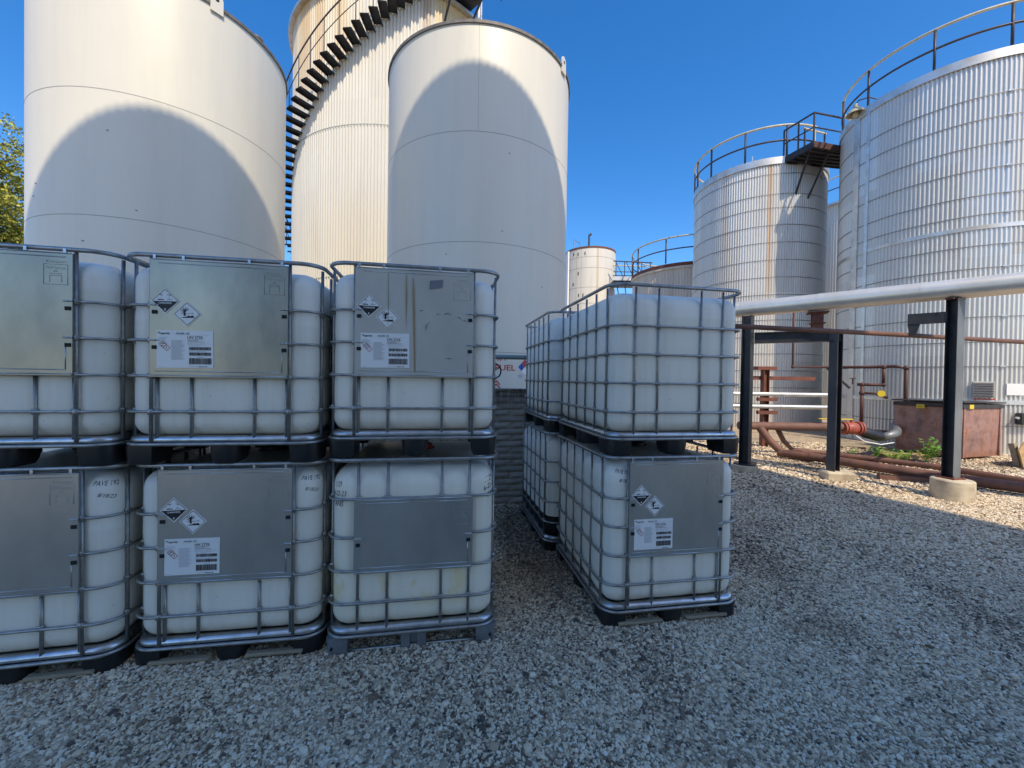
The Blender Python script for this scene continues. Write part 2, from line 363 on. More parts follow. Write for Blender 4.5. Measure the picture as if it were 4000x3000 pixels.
at=pme.attributes.new('sc','FLOAT_VECTOR','POINT'); s3=pts[:,2:3]*rng.uniform([.8,.6,.45],[1.5,1.1,.85],(len(pts),3)); at.data.foreach_set('vector',s3.ravel())
# wheel tracks: bands of finer, darker stone curving away to the right
tk=np.zeros(len(pts))
for x0_ in (.75,2.15,3.3): 
    xc=x0_+.16*(pts[:,1]-2)+.10*np.sin(pts[:,1]*1.1); tk=np.maximum(tk,np.exp(-((pts[:,0]-xc)/.20)**2))
pts[:,2]*=(1-.38*tk*(pts[:,0]>.55))
tone=np.clip(-.45*(rng.random(len(pts))<.05)-.16*tk*(pts[:,0]>.55)-.10*(pts[:,2]>.0145)+.07*np.sin(pts[:,0]*4.1+pts[:,1]*1.2)*np.sin(pts[:,1]*3.3-1)+rng.beta(1.9,1.6,len(pts))+.10*np.sin(pts[:,0]*1.3+2)*np.sin(pts[:,1]*1.9),0,1)
# darker damp soil patch between the stacks
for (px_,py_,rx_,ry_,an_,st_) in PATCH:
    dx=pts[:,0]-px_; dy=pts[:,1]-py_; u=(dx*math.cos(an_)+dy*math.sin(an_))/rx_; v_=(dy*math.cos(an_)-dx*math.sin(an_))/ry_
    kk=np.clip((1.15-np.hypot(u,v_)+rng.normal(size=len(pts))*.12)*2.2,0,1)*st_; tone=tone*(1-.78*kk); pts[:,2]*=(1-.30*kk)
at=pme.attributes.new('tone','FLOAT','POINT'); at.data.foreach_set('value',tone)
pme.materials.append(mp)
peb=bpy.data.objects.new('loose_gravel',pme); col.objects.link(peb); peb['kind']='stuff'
ng=bpy.data.node_groups.new('gravel','GeometryNodeTree')
ng.interface.new_socket('Geometry',in_out='INPUT',socket_type='NodeSocketGeometry'); ng.interface.new_socket('Geometry',in_out='OUTPUT',socket_type='NodeSocketGeometry')
gi=ng.nodes.new('NodeGroupInput'); go=ng.nodes.new('NodeGroupOutput'); L=ng.links.new
join=ng.nodes.new('GeometryNodeGeometryToInstance')
for i in range(5):
    ico=ng.nodes.new('GeometryNodeMeshIcoSphere'); ico.inputs['Radius'].default_value=1; ico.inputs['Subdivisions'].default_value=2
    sp_=ng.nodes.new('GeometryNodeSetPosition'); nz=ng.nodes.new('ShaderNodeTexNoise'); nz.noise_dimensions='4D'; nz.inputs['W'].default_value=i*7.3; nz.inputs['Scale'].default_value=.9
    sub=ng.nodes.new('ShaderNodeVectorMath'); sub.operation='SUBTRACT'; sub.inputs[1].default_value=(.5,.5,.5)
    mul=ng.nodes.new('ShaderNodeVectorMath'); mul.operation='SCALE'; mul.inputs['Scale'].default_value=1.7
    L(nz.outputs['Color'],sub.inputs[0]); L(sub.outputs[0],mul.inputs[0]); L(mul.outputs[0],sp_.inputs['Offset']); L(ico.outputs[0],sp_.inputs['Geometry'])
    L(sp_.outputs[0],join.inputs[0])
iop=ng.nodes.new('GeometryNodeInstanceOnPoints'); iop.inputs['Pick Instance'].default_value=True
rv=ng.nodes.new('FunctionNodeRandomValue'); rv.data_type='FLOAT_VECTOR'; rv.inputs[0].default_value=(-.5,-.5,0); rv.inputs[1].default_value=(.5,.5,6.283)
na=ng.nodes.new('GeometryNodeInputNamedAttribute'); na.data_type='FLOAT_VECTOR'; na.inputs[0].default_value='sc'
ri=ng.nodes.new('FunctionNodeRandomValue'); ri.data_type='INT'; ri.inputs[4].default_value=0; ri.inputs[5].default_value=4; ri.inputs['Seed'].default_value=5
sm=ng.nodes.new('GeometryNodeSetMaterial'); sm.inputs['Material'].default_value=mp
L(gi.outputs[0],iop.inputs['Points']); L(join.outputs[0],iop.inputs['Instance']); L(ri.outputs[2],iop.inputs['Instance Index'])
L(rv.outputs[0],iop.inputs['Rotation']); L(na.outputs[0],iop.inputs['Scale']); L(iop.outputs[0],sm.inputs[0]); L(sm.outputs[0],go.inputs[0])
md=peb.modifiers.new('scatter','NODES'); md.node_group=ng

# ------------------------------------------------------------------ tanks
def pol(r,deg,z=0): return (r*math.sin(R(deg)),-r*math.cos(R(deg)),z)      # 0 deg faces the yard (-Y), + to the right
def arc(r,d0,d1,z,n=40): return [pol(r,d0+(d1-d0)*i/n,z if not callable(z) else z(i/n)) for i in range(n+1)]
def plain_shell(t,rad,top,mat,roof=True):
    mb=MB(); mb.lathe([(rad,0),(rad,top)],160); o=mb.build('shell',mat,t,True)
    if roof:
        mb=MB(); mb.lathe([(rad+.012,top-.03),(rad+.012,top+.02),(rad-.05,top+.03),(rad*.5,top+.16),(.02,top+.25)],96); mb.build('roof',MT['rim'],t,'auto')
    return o
def corr_shell(t,rad,z0,top,mat,pitch=.07,amp=.009,name='shell',pw=1):
    k=int(2*PI*rad/pitch); n=k*(6 if pw==1 else 8); mb=MB(); zs=np.linspace(z0,top,6); v=[]
    for z in zs:
        for j in range(n):
            a=2*PI*j/n; r=rad+(amp*math.sin(k*a) if pw==1 else amp-2*amp*((1+math.cos(k*a))/2)**pw); v.append((r*math.cos(a),r*math.sin(a),z))
    f=[(i*n+j,i*n+(j+1)%n,(i+1)*n+(j+1)%n,(i+1)*n+j) for i in range(len(zs)-1) for j in range(n)]
    mb.add(v,f); return mb.build(name,mat,t,True)
def ringband(t,rad,z,hh,th,mat,name='seam',n=128):
    mb=MB(); mb.lathe([(rad,z-hh/2),(rad+th,z-hh/2),(rad+th,z+hh/2),(rad,z+hh/2)],n); return mb.build(name,mat,t,'auto')
def railing(t,rad,z,h,posts,d0,d1,toprail,midrail,r=.02):
    full=abs(d1-d0)>=360
    p=arc(rad,d0,d1,z+h,90); mb=MB(); mb.tube(p[:-1] if full else p,r,8,closed=full); mb.build('top_rail',toprail,t,True)
    p=arc(rad,d0,d1,z+h*.52,90); mb=MB(); mb.tube(p[:-1] if full else p,r*.85,8,closed=full); mb.build('mid_rail',midrail,t,True)
    for a in posts:
        mb=MB(); q=pol(rad,a); mb.tube([(q[0],q[1],z-.02),(q[0],q[1],z+h)],r*.95,8); mb.build('rail_post',midrail,t,True)
# big white tanks
for i,(cx,cy,rad,lab) in enumerate([(-6.42,7.72,1.82,'wide smooth white storage tank on the far left beside the tree'),(-.76,8.65,1.84,'smooth white storage tank with FUEL lettering behind the block wall')]):
    t=thing('storage_tank',lab,'storage tank',(cx,cy,0),0,'smooth white storage tanks')
    top=7.65 if i==0 else 7.57
    plain_shell(t,rad,top,MT['white_paint'])
    for z in (5.77,3.94,2.11): ringband(t,rad-.002,z,.008,.004,MT['seam'],'weld_seam')
    ringband(t,rad+.012,top-.005,.05,.014,MT['rim'],'top_angle')
    # vertical weld of the top course
    if i: mb=MB(); mb.tube([pol(rad-.001,4,5.78),pol(rad-.001,4,top-.03)],.003,4); mb.build('vertical_weld',MT['seam'],t)
    # lifting lug with hole: vertical plate on the rim
    la=56 if i==0 else 62
    mb=MB(); q=pol(rad+.02,la,top); rot=Matrix.Translation(q)@Matrix.Rotation(R(la)+ (0 if i else 0),4,'Z')
    n=12; po=[(-.09,-.12),(.09,-.12)]+[(.09*math.cos(PI*j/n),.10+.09*math.sin(PI*j/n)) for j in range(n+1)]
    hol=[(.032*math.cos(2*PI*j/n),.09+.032*math.sin(2*PI*j/n)) for j in range(n)]
    Mx=rot@Matrix.Rotation(R(90),4,'X')
    mb.prism([(x,y) for x,y in po],-.012,.012,0,Mx); lg=mb.build('lifting_lug',MT['white_paint'],t)
    mb=MB(); mb.prism(hol,-.0135,.0135,0,Mx); mb.build('lug_hole',MT['hole'],lg)
    if i==0:
        mb=MB(); q=pol(rad-.10,80,top-.03); mb.lathe([(.07,0),(.07,.06),(.12,.08),(.12,.11),(.05,.15),(0,.16)],20,0,q); mb.build('roof_vent',MT['rim'],t,'auto')
    for k in range(7 if i==0 else 4):
        mb=MB(); a=random.uniform(-25,70) if i==0 else random.uniform(-20,45); z=random.uniform(3.2,5.6); q=pol(rad+.001,a,z); mb.lathe([(.0,-.002),(.014,-.002),(.014,.003),(0,.003)],6,0,q); mb.build('bolt_speck',MT['hole'],t)
    if i==1:
        # stencilled lettering and placards on the shell
        def onshell(px,z,rr=None):  # px = metres round the shell from world x reference
            a=px/rad; q=((rad+.004)*math.sin(a),-(rad+.004)*math.cos(a),z); return q
        mb=MB()
        lm=mb; put_text(mb,'#1',.50,1.975,0,.14,0,.012,fn=onshell,width=.16)
        mb.build('red_numeral',MT['red_print'],t); mb=MB()
        put_text(mb,'FUEL',.475,1.805,0,.135,0,.014,fn=onshell,width=.365)
        mb.build('red_lettering',MT['red_print'],t)
        # fire diamond: blue left, red top, yellow right, white bottom
        cx2,cz2,s2=1.03,1.87,.135
        def quad(mb,pts,m,off=.0): mb.add([onshell(x,z)for x,z in pts],[tuple(range(len(pts)))],m)
        mb=MB(); h2=s2/2
        quad(mb,[(cx2-s2,cz2),(cx2-h2,cz2-h2),(cx2,cz2),(cx2-h2,cz2+h2)],0)
        quad(mb,[(cx2-h2,cz2+h2),(cx2,cz2),(cx2+h2,cz2+h2),(cx2,cz2+s2)],1)
        quad(mb,[(cx2,cz2),(cx2+h2,cz2-h2),(cx2+s2,cz2),(cx2+h2,cz2+h2)],2)
        quad(mb,[(cx2-h2,cz2-h2),(cx2,cz2-s2),(cx2+h2,cz2-h2),(cx2,cz2)],3)
        dm=mb.build('fire_diamond',[MT['blue_print'],MT['red_print'],MT['yellow'],MT['paper']],t)
        mb=MB(); v,f,_=text_geo('1',.10,.014); mb.add([((rad+.007)*math.sin((cx2-h2-.030+p[0])/rad),-(rad+.007)*math.cos((cx2-h2-.030+p[0])/rad),cz2-.036+p[1]) for p in v],f); mb.build('diamond_numeral',MT['ink'],dm)
        mb=MB(); quad(mb,[(.90,1.68),(.98,1.68),(.98,1.74),(.90,1.74)],0); mb.build('small_placard',MT['pale_print'],t)
        mb=MB()
        for (ro,ri) in ((.30,.27),(.245,.215)):
            for q in range(4):
                a0=PI/2*q; a1=a0+PI/2
                quad(mb,[(.50+ro*math.cos(a0),1.34+ro*math.sin(a0)),(.50+ro*math.cos(a1),1.34+ro*math.sin(a1)),(.50+ri*math.cos(a1),1.34+ri*math.sin(a1)),(.50+ri*math.cos(a0),1.34+ri*math.sin(a0))],0)
        mb.build('red_diamond_border',MT['red_print'],t)
# tall cream corrugated tank with spiral stair
t=thing('storage_tank','tall cream corrugated storage tank with dark spiral stair and rust streaks','storage tank',(-4.28,15.65,0))
RR=3.72; TOP=13.15
corr_shell(t,RR,0,TOP,MT['cream_corr'],.098,.019,pw=3)
ringband(t,RR+.014,9.0,.02,.008,MT['seam'],'lap_joint'); ringband(t,RR+.008,4.6,.03,.01,MT['seam'],'lap_joint')
mb=MB(); mb.lathe([(RR-.02,TOP-.02),(RR+.16,TOP-.05),(RR+.17,TOP+.03),(RR-.3,TOP+.18),(.02,TOP+1.0)],180); mb.build('roof',MT['alu_trim'],t,'auto')
mb=MB(); mb.box(-.22,.22,-.012,.012,-.002,.0,bev=0)
tr=MB(); tr.box(-.02,.56,-.125,.125,-.012,.0); tr.box(-.02,.56,-.125,-.115,-.06,-.012); tr.box(-.02,.56,.115,.125,-.06,-.012)
tread=None
def tread_pos(i): return 10.1-3.2*i, 12.27-.19*i
for i in range(-6,46):
    a,z=tread_pos(i)
    q=pol(RR+.02,a,z); rot=(0,0,R(a)-PI/2)
    if tread is None: tread=tr.build('stair_tread',MT['black_steel'],t,False,q,rot)
    else: inst(tread,t,q,rot)
n=180
def stz(a): return 12.27-.19*((10.1-a)/3.2)
aa=[10.1-3.2*(-6+51*k/n) for k in range(n+1)]
mb=MB(); mb.tube([pol(RR+.56,a,stz(a)+.95) for a in aa],.022,6); mb.build('stair_handrail',MT['dark_rail'],t,True)
mb=MB(); mb.tube([pol(RR+.56,a,stz(a)+.5) for a in aa],.012,5); mb.build('stair_mid_rail',MT['dark_rail'],t,True)
po=None
for i in range(-6,46,2):
    a,z=tread_pos(i); q=pol(RR+.56,a,z-.03)
    if po is None: m2=MB(); m2.tube([(0,0,0),(0,0,.98)],.013,6); po=m2.build('stair_post',MT['dark_rail'],t,True,q)
    else: inst(po,t,q)
# landing at the head of the stair
a0,a1,zt=31,47,13.42
mb=MB(); k=10; po_=[pol(RR-.1,a0+(a1-a0)*j/k)[:2] for j in range(k+1)]+[pol(RR+1.0,a1-(a1-a0)*j/k)[:2] for j in range(k+1)]
mb.prism(po_,zt-.12,zt); mb.build('landing',MT['black_steel'],t)
mb=MB(); mb.tube([pol(RR+.98,a0-2+(a1+8-a0)*j/k,zt+1.05) for j in range(k+1)],.02,6); mb.tube([pol(RR+.98,a0-2+(a1+8-a0)*j/k,zt+.5) for j in range(k+1)],.015,6); mb.build('landing_rail',MT['brown_pipe'],t,True)
for j in range(7):
    mb=MB(); q=pol(RR+.98,a0+(a1+6-a0)*j/6,zt); mb.tube([q,(q[0],q[1],zt+1.05)],.016,6); mb.build('landing_post',MT['brown_pipe'],t,True)
for a in (33,45):
    mb=MB(); mb.tube([pol(RR+.95,a,zt-.1),pol(RR+.02,a,zt-1.0)],.035,6); mb.build('landing_bracket',MT['dark_rail'],t)
mb=MB(); q=pol(RR+.30,50,12.6); mb.box(q[0]-.06,q[0]+.06,q[1]-.06,q[1]+.06,12.3,13.7); mb.build('white_upright',MT['paper'],t)
# aluminium tanks A (near right) and B (middle)
t=thing('storage_tank','large silver corrugated storage tank at the right edge behind the dumpster','storage tank',(12.9,12.25,0),0,'silver corrugated storage tanks')
RA=2.5; TA=9.86
corr_shell(t,RA,0,TA,MT['alu_a'],.085,.014,pw=1.8)
for z in (8.82,8.26,7.62,7.03,6.39,5.91,5.15,4.59,3.98,3.38,2.76,2.15,.7):
    ringband(t,RA+.012,z,.022,.007,MT['strap'],'strap')
ringband(t,RA+.006,5.60,.10,.022,MT['alu_trim'],'flashing_band'); ringband(t,RA+.006,1.28,.10,.03,MT['alu_trim'],'flashing_band')
mb=MB(); mb.lathe([(RA+.01,TA-.20),(RA+.05,TA-.20),(RA+.05,TA+.02),(RA-.2,TA+.06),(.02,TA+.5)],140); mb.build('roof',MT['alu_trim'],t,'auto')
for z in (8.82,8.26,7.62,7.03,6.39,5.91,5.15,4.59,3.38,2.76,2.15):
    q=pol(RA+.03,-22.5,z); mb=MB(); mb.box(-.05,.05,-.018,.018,-.02,.02,bev=.006); mb.build('strap_glint',MT['galv_bright'],t,False,q,(0,0,R(-22.5)))  # small bright boxes standing in for the sun glints along the straps
for a,wd in ((-95,.11),(-86,.05)):
    q=pol(RA+.02,a,0); mb=MB(); mb.box(-wd,wd,-.03,.02,0,TA-.05,bev=.006); mb.build('cover_strip',MT['alu_trim'],t,False,q,(0,0,R(a)))
railing(t,RA-.02,TA+.05,1.05,[-88,-53,-22,12,45,80,120,180,240],0,360,MT['rail_paint'],MT['dark_rail'],.034)
# pieces fixed to the shell
q=pol(RA+.03,-30,1.58); mb=MB(); mb.box(-.19,.19,-.05,.0,-.20,.20,bev=.01); vv=mb.build('louvre_vent',MT['vent'],t,False,q,(0,0,R(-30)))
for k in range(6):
    mb=MB(); mb.box(-.17,.17,-.012,.012,-.004,.004); mb.build('slat',MT['dark_rail'],vv,False,(0,-.06,-.15+k*.06),(R(35),0,0))
q=pol(RA+.02,-29,1.33); mb=MB(); mb.box(-.18,.18,-.01,.0,-.05,.03); mb.build('red_sign',MT['red_print'],t,False,q,(0,0,R(-29)))
q=pol(RA+.02,-17,1.60); mb=MB(); mb.box(-.16,.16,-.012,.0,-.14,.14); mb.build('white_notice',MT['paper'],t,False,q,(0,0,R(-17)))
q=pol(RA+.02,-13,.90); mb=MB(); mb.box(-.16,.16,-.15,.0,-.14,.14,bev=.01); hb=mb.build('black_hatch',MT['black_steel'],t,False,q,(0,0,R(-13)))
mb=MB(); mb.lathe([(0,-.05),(.03,-.05),(.03,.0)],12,0,(-.20,-.08,.02),axis='Y'); mb.build('hatch_knob',MT['galv_bright'],hb)
t=thing('storage_tank','silver corrugated storage tank with orange rust stripe in the middle distance','storage tank',(9.85,16.7,0),0,'silver corrugated storage tanks')
RB=2.3; TB=9.62
corr_shell(t,RB,0,TB,MT['alu_b'],.085,.014,pw=1.8)
for z in (9.06,8.35,7.87,7.26,6.65,6.03,5.42,4.8,3.9,3.3,2.7,2.1,1.5,.9): ringband(t,RB+.012,z,.02,.007,MT['strap'],'strap')
ringband(t,RB+.006,4.45,.10,.022,MT['alu_trim'],'flashing_band')
mb=MB(); mb.lathe([(RB+.01,TB-.22),(RB+.05,TB-.22),(RB+.05,TB+.02),(RB-.2,TB+.06),(.02,TB+.42)],120); mb.build('roof',MT['alu_trim'],t,'auto')
mb=MB(); q=pol(RB-.25,-35,TB+.05); mb.tube([q,(q[0],q[1],q[2]+.28)],.025,6); mb.build('roof_pin',MT['alu_trim'],t)
railing(t,RB+.02,TB+.02,1.1,[-95,-72,-40,-8,60,110,160,210,240],-200,20,MT['rail_paint'],MT['dark_rail'],.036)
# tank behind, between A and B
t=thing('storage_tank','beige corrugated tank wedged between the two silver tanks','storage tank',(17.6,20.6,0))
corr_shell(t,2.6,0,10.3,MT['cream_corr'],.11,.016); ringband(t,2.61,5.8,.03,.01,MT['seam'],'lap_joint')
mb=MB(); mb.lathe([(2.6,10.25),(2.75,10.2),(2.75,10.3),(.02,11.2)],80); mb.build('roof',MT['alu_trim'],t,'auto')
railing(t,2.6,10.4,1.1,[-80,-60,-40,-15,10],-120,40,MT['rail_paint'],MT['dark_rail'],.03)
# small far tanks
t=thing('storage_tank','small smooth cream storage tank with rust stripe, far behind the white tanks','storage tank',(4.77,25.56,0))
plain_shell(t,1.54,9.55,MT['cream_smooth'])
for z in (8.95,8.3,7.15,6.2,5.0): ringband(t,1.538,z,.02,.006,MT['seam'],'weld_seam')
ringband(t,1.54,9.5,.09,.02,MT['rust'],'top_angle')
mb=MB(); q=pol(1.58,-66,0); mb.box(-.10,.10,-.09,.0,0,9.45); mb.build('ladder_channel',MT['paper'],t,False,q,(0,0,R(-66)))
mb=MB(); q=pol(.55,-20,9.6); mb.tube([q,(q[0],q[1],10.55)],.06,8); mb.tube([(q[0],q[1],10.5),(q[0]+.12,q[1],10.62)],.075,8); mb.build('vent_pipe',MT['dark_rail'],t)
mb=MB(); q=pol(1.3,-60,9.6); mb.tube([q,(q[0],q[1],10.2),(q[0]+.35,q[1],10.0),(q[0]+.35,q[1],9.7)],.03,6); mb.build('goose_neck',MT['galv'],t)
for (a,z) in ((-50,9.2),(-38,9.15),(-22,9.15),(-50,7.4),(-35,6.7),(-25,6.7),(-37,8.0)):
    mb=MB(); mb.box(-.025,.025,-.012,.01,-.09,.09); mb.build('clip',MT['hole'],t,False,pol(1.545,a,z),(0,0,R(a)))
t=thing('storage_tank','low beige corrugated tank with rusty rim and yellow handrail, far away','storage tank',(9.38,22.09,0))
corr_shell(t,2.82,0,7.3,MT['beige_corr'],.13,.014)
mb=MB(); mb.lathe([(2.82,7.12),(2.90,7.12),(2.90,7.3),(2.6,7.42)],100); mb.lathe([(2.6,7.42),(.02,7.9)],100,1); mb.build('roof',[MT['beige_corr'],MT['rust']],t,'auto')
ringband(t,2.89,7.30,.16,.02,MT['rust'],'rusty_rim')
railing(t,2.86,7.45,1.2,[-108,-80,-43,-7,30,80,140,200],0,360,MT['rail_paint'],MT['dark_rail'],.035)
# walkway between the two far tanks
t=thing('walkway','steel truss walkway bridging the two far small tanks','walkway',(6.55,24.2,0))
mb=MB(); mb.box(-.75,1.5,-.4,.4,7.25,7.5); mb.build('deck',MT['black_steel'],t)
mb=MB(); mb.box(-.75,1.5,-.45,-.41,7.5,7.72); mb.build('kick_plate',MT['alu_trim'],t)
for y,mm in ((-.42,MT['dark_rail']),(.42,MT['rail_paint'])):
    mb=MB(); mb.tube([(-.75,y,8.62),(1.5,y,8.55)],.035,6); mb.build('top_rail',mm,t); mb=MB(); mb.tube([(-.75,y,8.0),(1.5,y,8.0)],.025,6); mb.build('mid_rail',MT['dark_rail'],t)
for k in range(5):
    mb=MB(); mb.tube([(-.6+k*.5,-.42,7.4),(-.6+k*.5,-.42,8.6)],.028,6); mb.build('post',MT['dark_rail'],t)
for k in range(3):
    mb=MB(); mb.tube([(-.6+k*.6,-.40,8.55),(0+k*.6,-.40,7.4)],.022,6); mb.build('brace',MT['dark_rail'],t)
for k in range(4):
    mb=MB(); mb.tube([(-.5+k*.45,-.3,7.3),(-.1+k*.45,.1,5.6)],.03,6); mb.build('strut',MT['black_steel'],t)
# ------------------------------------------------------------------ bridge platform between silver tanks
t=thing('access_platform','black steel platform with handrails bridging the two silver tanks','platform',(0,0,0))
poly=[(9.45,14.45),(9.77,13.45),(10.95,13.72),(11.8,14.75)]
mb=MB(); mb.prism(poly,9.40,9.44); mb.build('grating',MT['black_steel'],t)
for i in range(3):
    a=Vector((*poly[i],0)); b2=Vector((*poly[i+1],0)); d=(b2-a); n2=Vector((d.y,-d.x,0)).normalized()
    mb=MB(); L2=d.length; Mx=Matrix.Translation((a.x,a.y,9.52))@Matrix.Rotation(math.atan2(d.y,d.x),4,'Z'); mb.box(0,L2,-.02,.02,-.10,.10,mat=Mx); mb.build('edge_channel',MT['brown_pipe'] if i==1 else MT['black_steel'],t)
for k in range(5):
    f=(k+.5)/5; a=Vector((9.45+f*.32-.0,14.45-f*1.0)); b2=Vector((11.8-f*.85,14.75-f*1.03)); mb=MB(); mb.tube([(a.x+.02,a.y,9.37),(b2.x-.02,b2.y,9.37)],.025,4); mb.build('joist',MT['black_steel'],t)
for i,j in ((0,1),(1,2)):
    a,b2=poly[i],poly[j]
    for z,rr in ((10.55,.032),(10.08,.024)):
        mb=MB(); mb.tube([(*a,z),(*b2,z)],rr,6); mb.build('hand_rail',MT['dark_rail'],t)
for x,y in (poly[0],poly[1],poly[2],((poly[0][0]+poly[1][0])/2,(poly[0][1]+poly[1][1])/2)):
    mb=MB(); mb.tube([(x,y,9.5),(x,y,10.56)],.028,6); mb.build('rail_post',MT['dark_rail'],t)
for i in range(3):
    x=10.0+i*.42; mb=MB(); mb.tube([(x,14.2+.1*i,9.45),(x,14.2+.1*i,10.5)],.03,6); mb.build('gate_post',MT['rail_paint'] if i==1 else MT['dark_rail'],t)
mb=MB(); mb.tube([(9.95,14.2,10.5),(10.9,14.42,10.45)],.035,6); mb.build('back_rail',MT['rail_paint'],t)
for a,b2 in (((9.85,13.75,9.42),(9.87,14.45,8.25)),((10.5,13.75,9.42),(10.35,14.47,8.2))):
    mb=MB(); mb.tube([a,b2],.035,6); mb.build('knee_brace',MT['black_steel'],t)
# floodlight on A's rim
t=thing('yard_lamp','faded bell-shaped yard lamp hanging at the rim of the large silver tank','lamp',(10.30,12.45,9.85))
mb=MB(); mb.lathe([(.03,.32),(.06,.30),(.07,.22),(.20,.08),(.24,.0),(.22,.0),(.05,.18)],24); mb.build('shade',MT['lamp'],t,'auto')
mb=MB(); mb.lathe([(.0,-.10),(.06,-.09),(.08,-.02),(.06,.05)],16); mb.build('bulb',MT['rail_paint'],t,True)
mb=MB(); mb.tube([(0,0,.30),(.05,-.03,.40),(.25,-.15,.42),(.42,-.25,.30),(.48,-.3,.05)],.018,8); mb.build('gooseneck_arm',MT['dark_rail'],t,True)

# ------------------------------------------------------------------ block wall
WY=.17
t=thing('block_wall','dark split-face concrete block wall behind the totes, water-stained on top','wall',(-.04,5.40,0),WY)
mw=newmat('split_face_block',(.17,.16,.145),.9); nt=mw.node_tree; b=nt.nodes['Principled BSDF']
g=N(nt,'ShaderNodeNewGeometry'); sx=N(nt,'ShaderNodeSeparateXYZ'); nt.links.new(g.outputs['Position'],sx.inputs[0])
n1=noise(nt,g.outputs['Position'],9,6,.65); n2=noise(nt,comb(nt,mth(nt,'MULTIPLY',sx.outputs[0],6),0,mth(nt,'MULTIPLY',sx.outputs[2],.6)),5,4,.6)
c=ramp(nt,n1,[(.3,(.34,.31,.265)),(.7,(.50,.465,.40))])
wet=mth(nt,'MULTIPLY',mth(nt,'SUBTRACT',sx.outputs[2],1.12),2.6,clamp=True)
c=mixc(nt,mth(nt,'MULTIPLY',wet,ramp(nt,n2,[(.35,(1,1,1)),(.62,(0,0,0))])),c,(.035,.032,.03))
oi=N(nt,'ShaderNodeObjectInfo'); c=mixc(nt,mth(nt,'MULTIPLY',oi.outputs['Random'],.3),c,(.12,.11,.10))
nt.links.new(c,b.inputs['Base Color']); bump(nt,n1,.7,.02,b); MT['block']=mw
MT['mortar']=newmat('mortar',(.62,.58,.50),.95)
mb=MB(); mb.box(-3.2,2.35,.02,.20,0,1.50); mb.box(2.15,2.35,.2,6.5,0,1.50); mb.build('core',MT['mortar'],t)
ch=.0832; protos=[]
for k in range(4):
    mb=MB(); nxx,nzz=6,3; v=[];f=[]
    W2,H2=.198,ch/2-.0045
    for j in range(nzz+1):
        for i in range(nxx+1):
            e=(i in(0,nxx)) or (j in (0,nzz)); v.append((-W2+2*W2*i/nxx,(0.012 if e else random.uniform(-.005,.002)),-H2+2*H2*j/nzz))
    for j in range(nzz):
        for i in range(nxx): a=j*(nxx+1)+i; f.append((a,a+1,a+nxx+2,a+nxx+1))
    mb.add(v,f); mb.box(-W2,W2,.012,.03,-H2,H2); protos.append(mb)
po=[None]*4
for r_ in range(18):
    for i in range(13):
        x=-3.0+i*.404+(.202 if r_%2 else 0); z=ch*(r_+.5)
        if x>2.2: continue
        k=random.randrange(4); loc=(x,random.uniform(-.003,.003),z)
        if po[k] is None: po[k]=protos[k].build('block',MT['block'],t,False,loc)
        else: inst(po[k],t,loc,name='block')
mb=MB(); mb.box(-3.22,2.37,-.015,.22,1.502,1.53,bev=.004); mb.build('coping',MT['block'],t)
# pipe with handwheel valve in front of the wall
t=thing('valve_pipe','chipped grey-green pipe with black handwheel valve above the block wall','pipe',(-.35,5.15,0),WY)
mb=MB(); mb.tube([(-1.6,0,1.94),(1.6,0,1.94)],.03,16); mb.build('pipe',MT['teal_pipe'],t,True)
mb=MB(); mb.tube([(.06,0,1.94),(.06,0,1.72)],.03,12); mb.tube([(.06,0,1.76),(.06,-.12,1.76)],.022,10); mb.lathe([(.0,-.16),(.045,-.16),(.05,-.05),(.0,-.05)],14,0,(.06,0,1.76),axis='Y'); mb.build('valve_body',MT['black_plastic'],t,'auto')
mb=MB(); mb.tube([(.09+.095*math.cos(2*PI*k/28),-.17,1.755+.095*math.sin(2*PI*k/28)) for k in range(28)],.009,8,closed=True)
for k in range(3): mb.tube([(.09,-.17,1.755),(.09+.095*math.cos(2*PI*k/3+.5),-.17,1.755+.095*math.sin(2*PI*k/3+.5))],.006,6)
mb.build('handwheel',MT['black_plastic'],t,True)

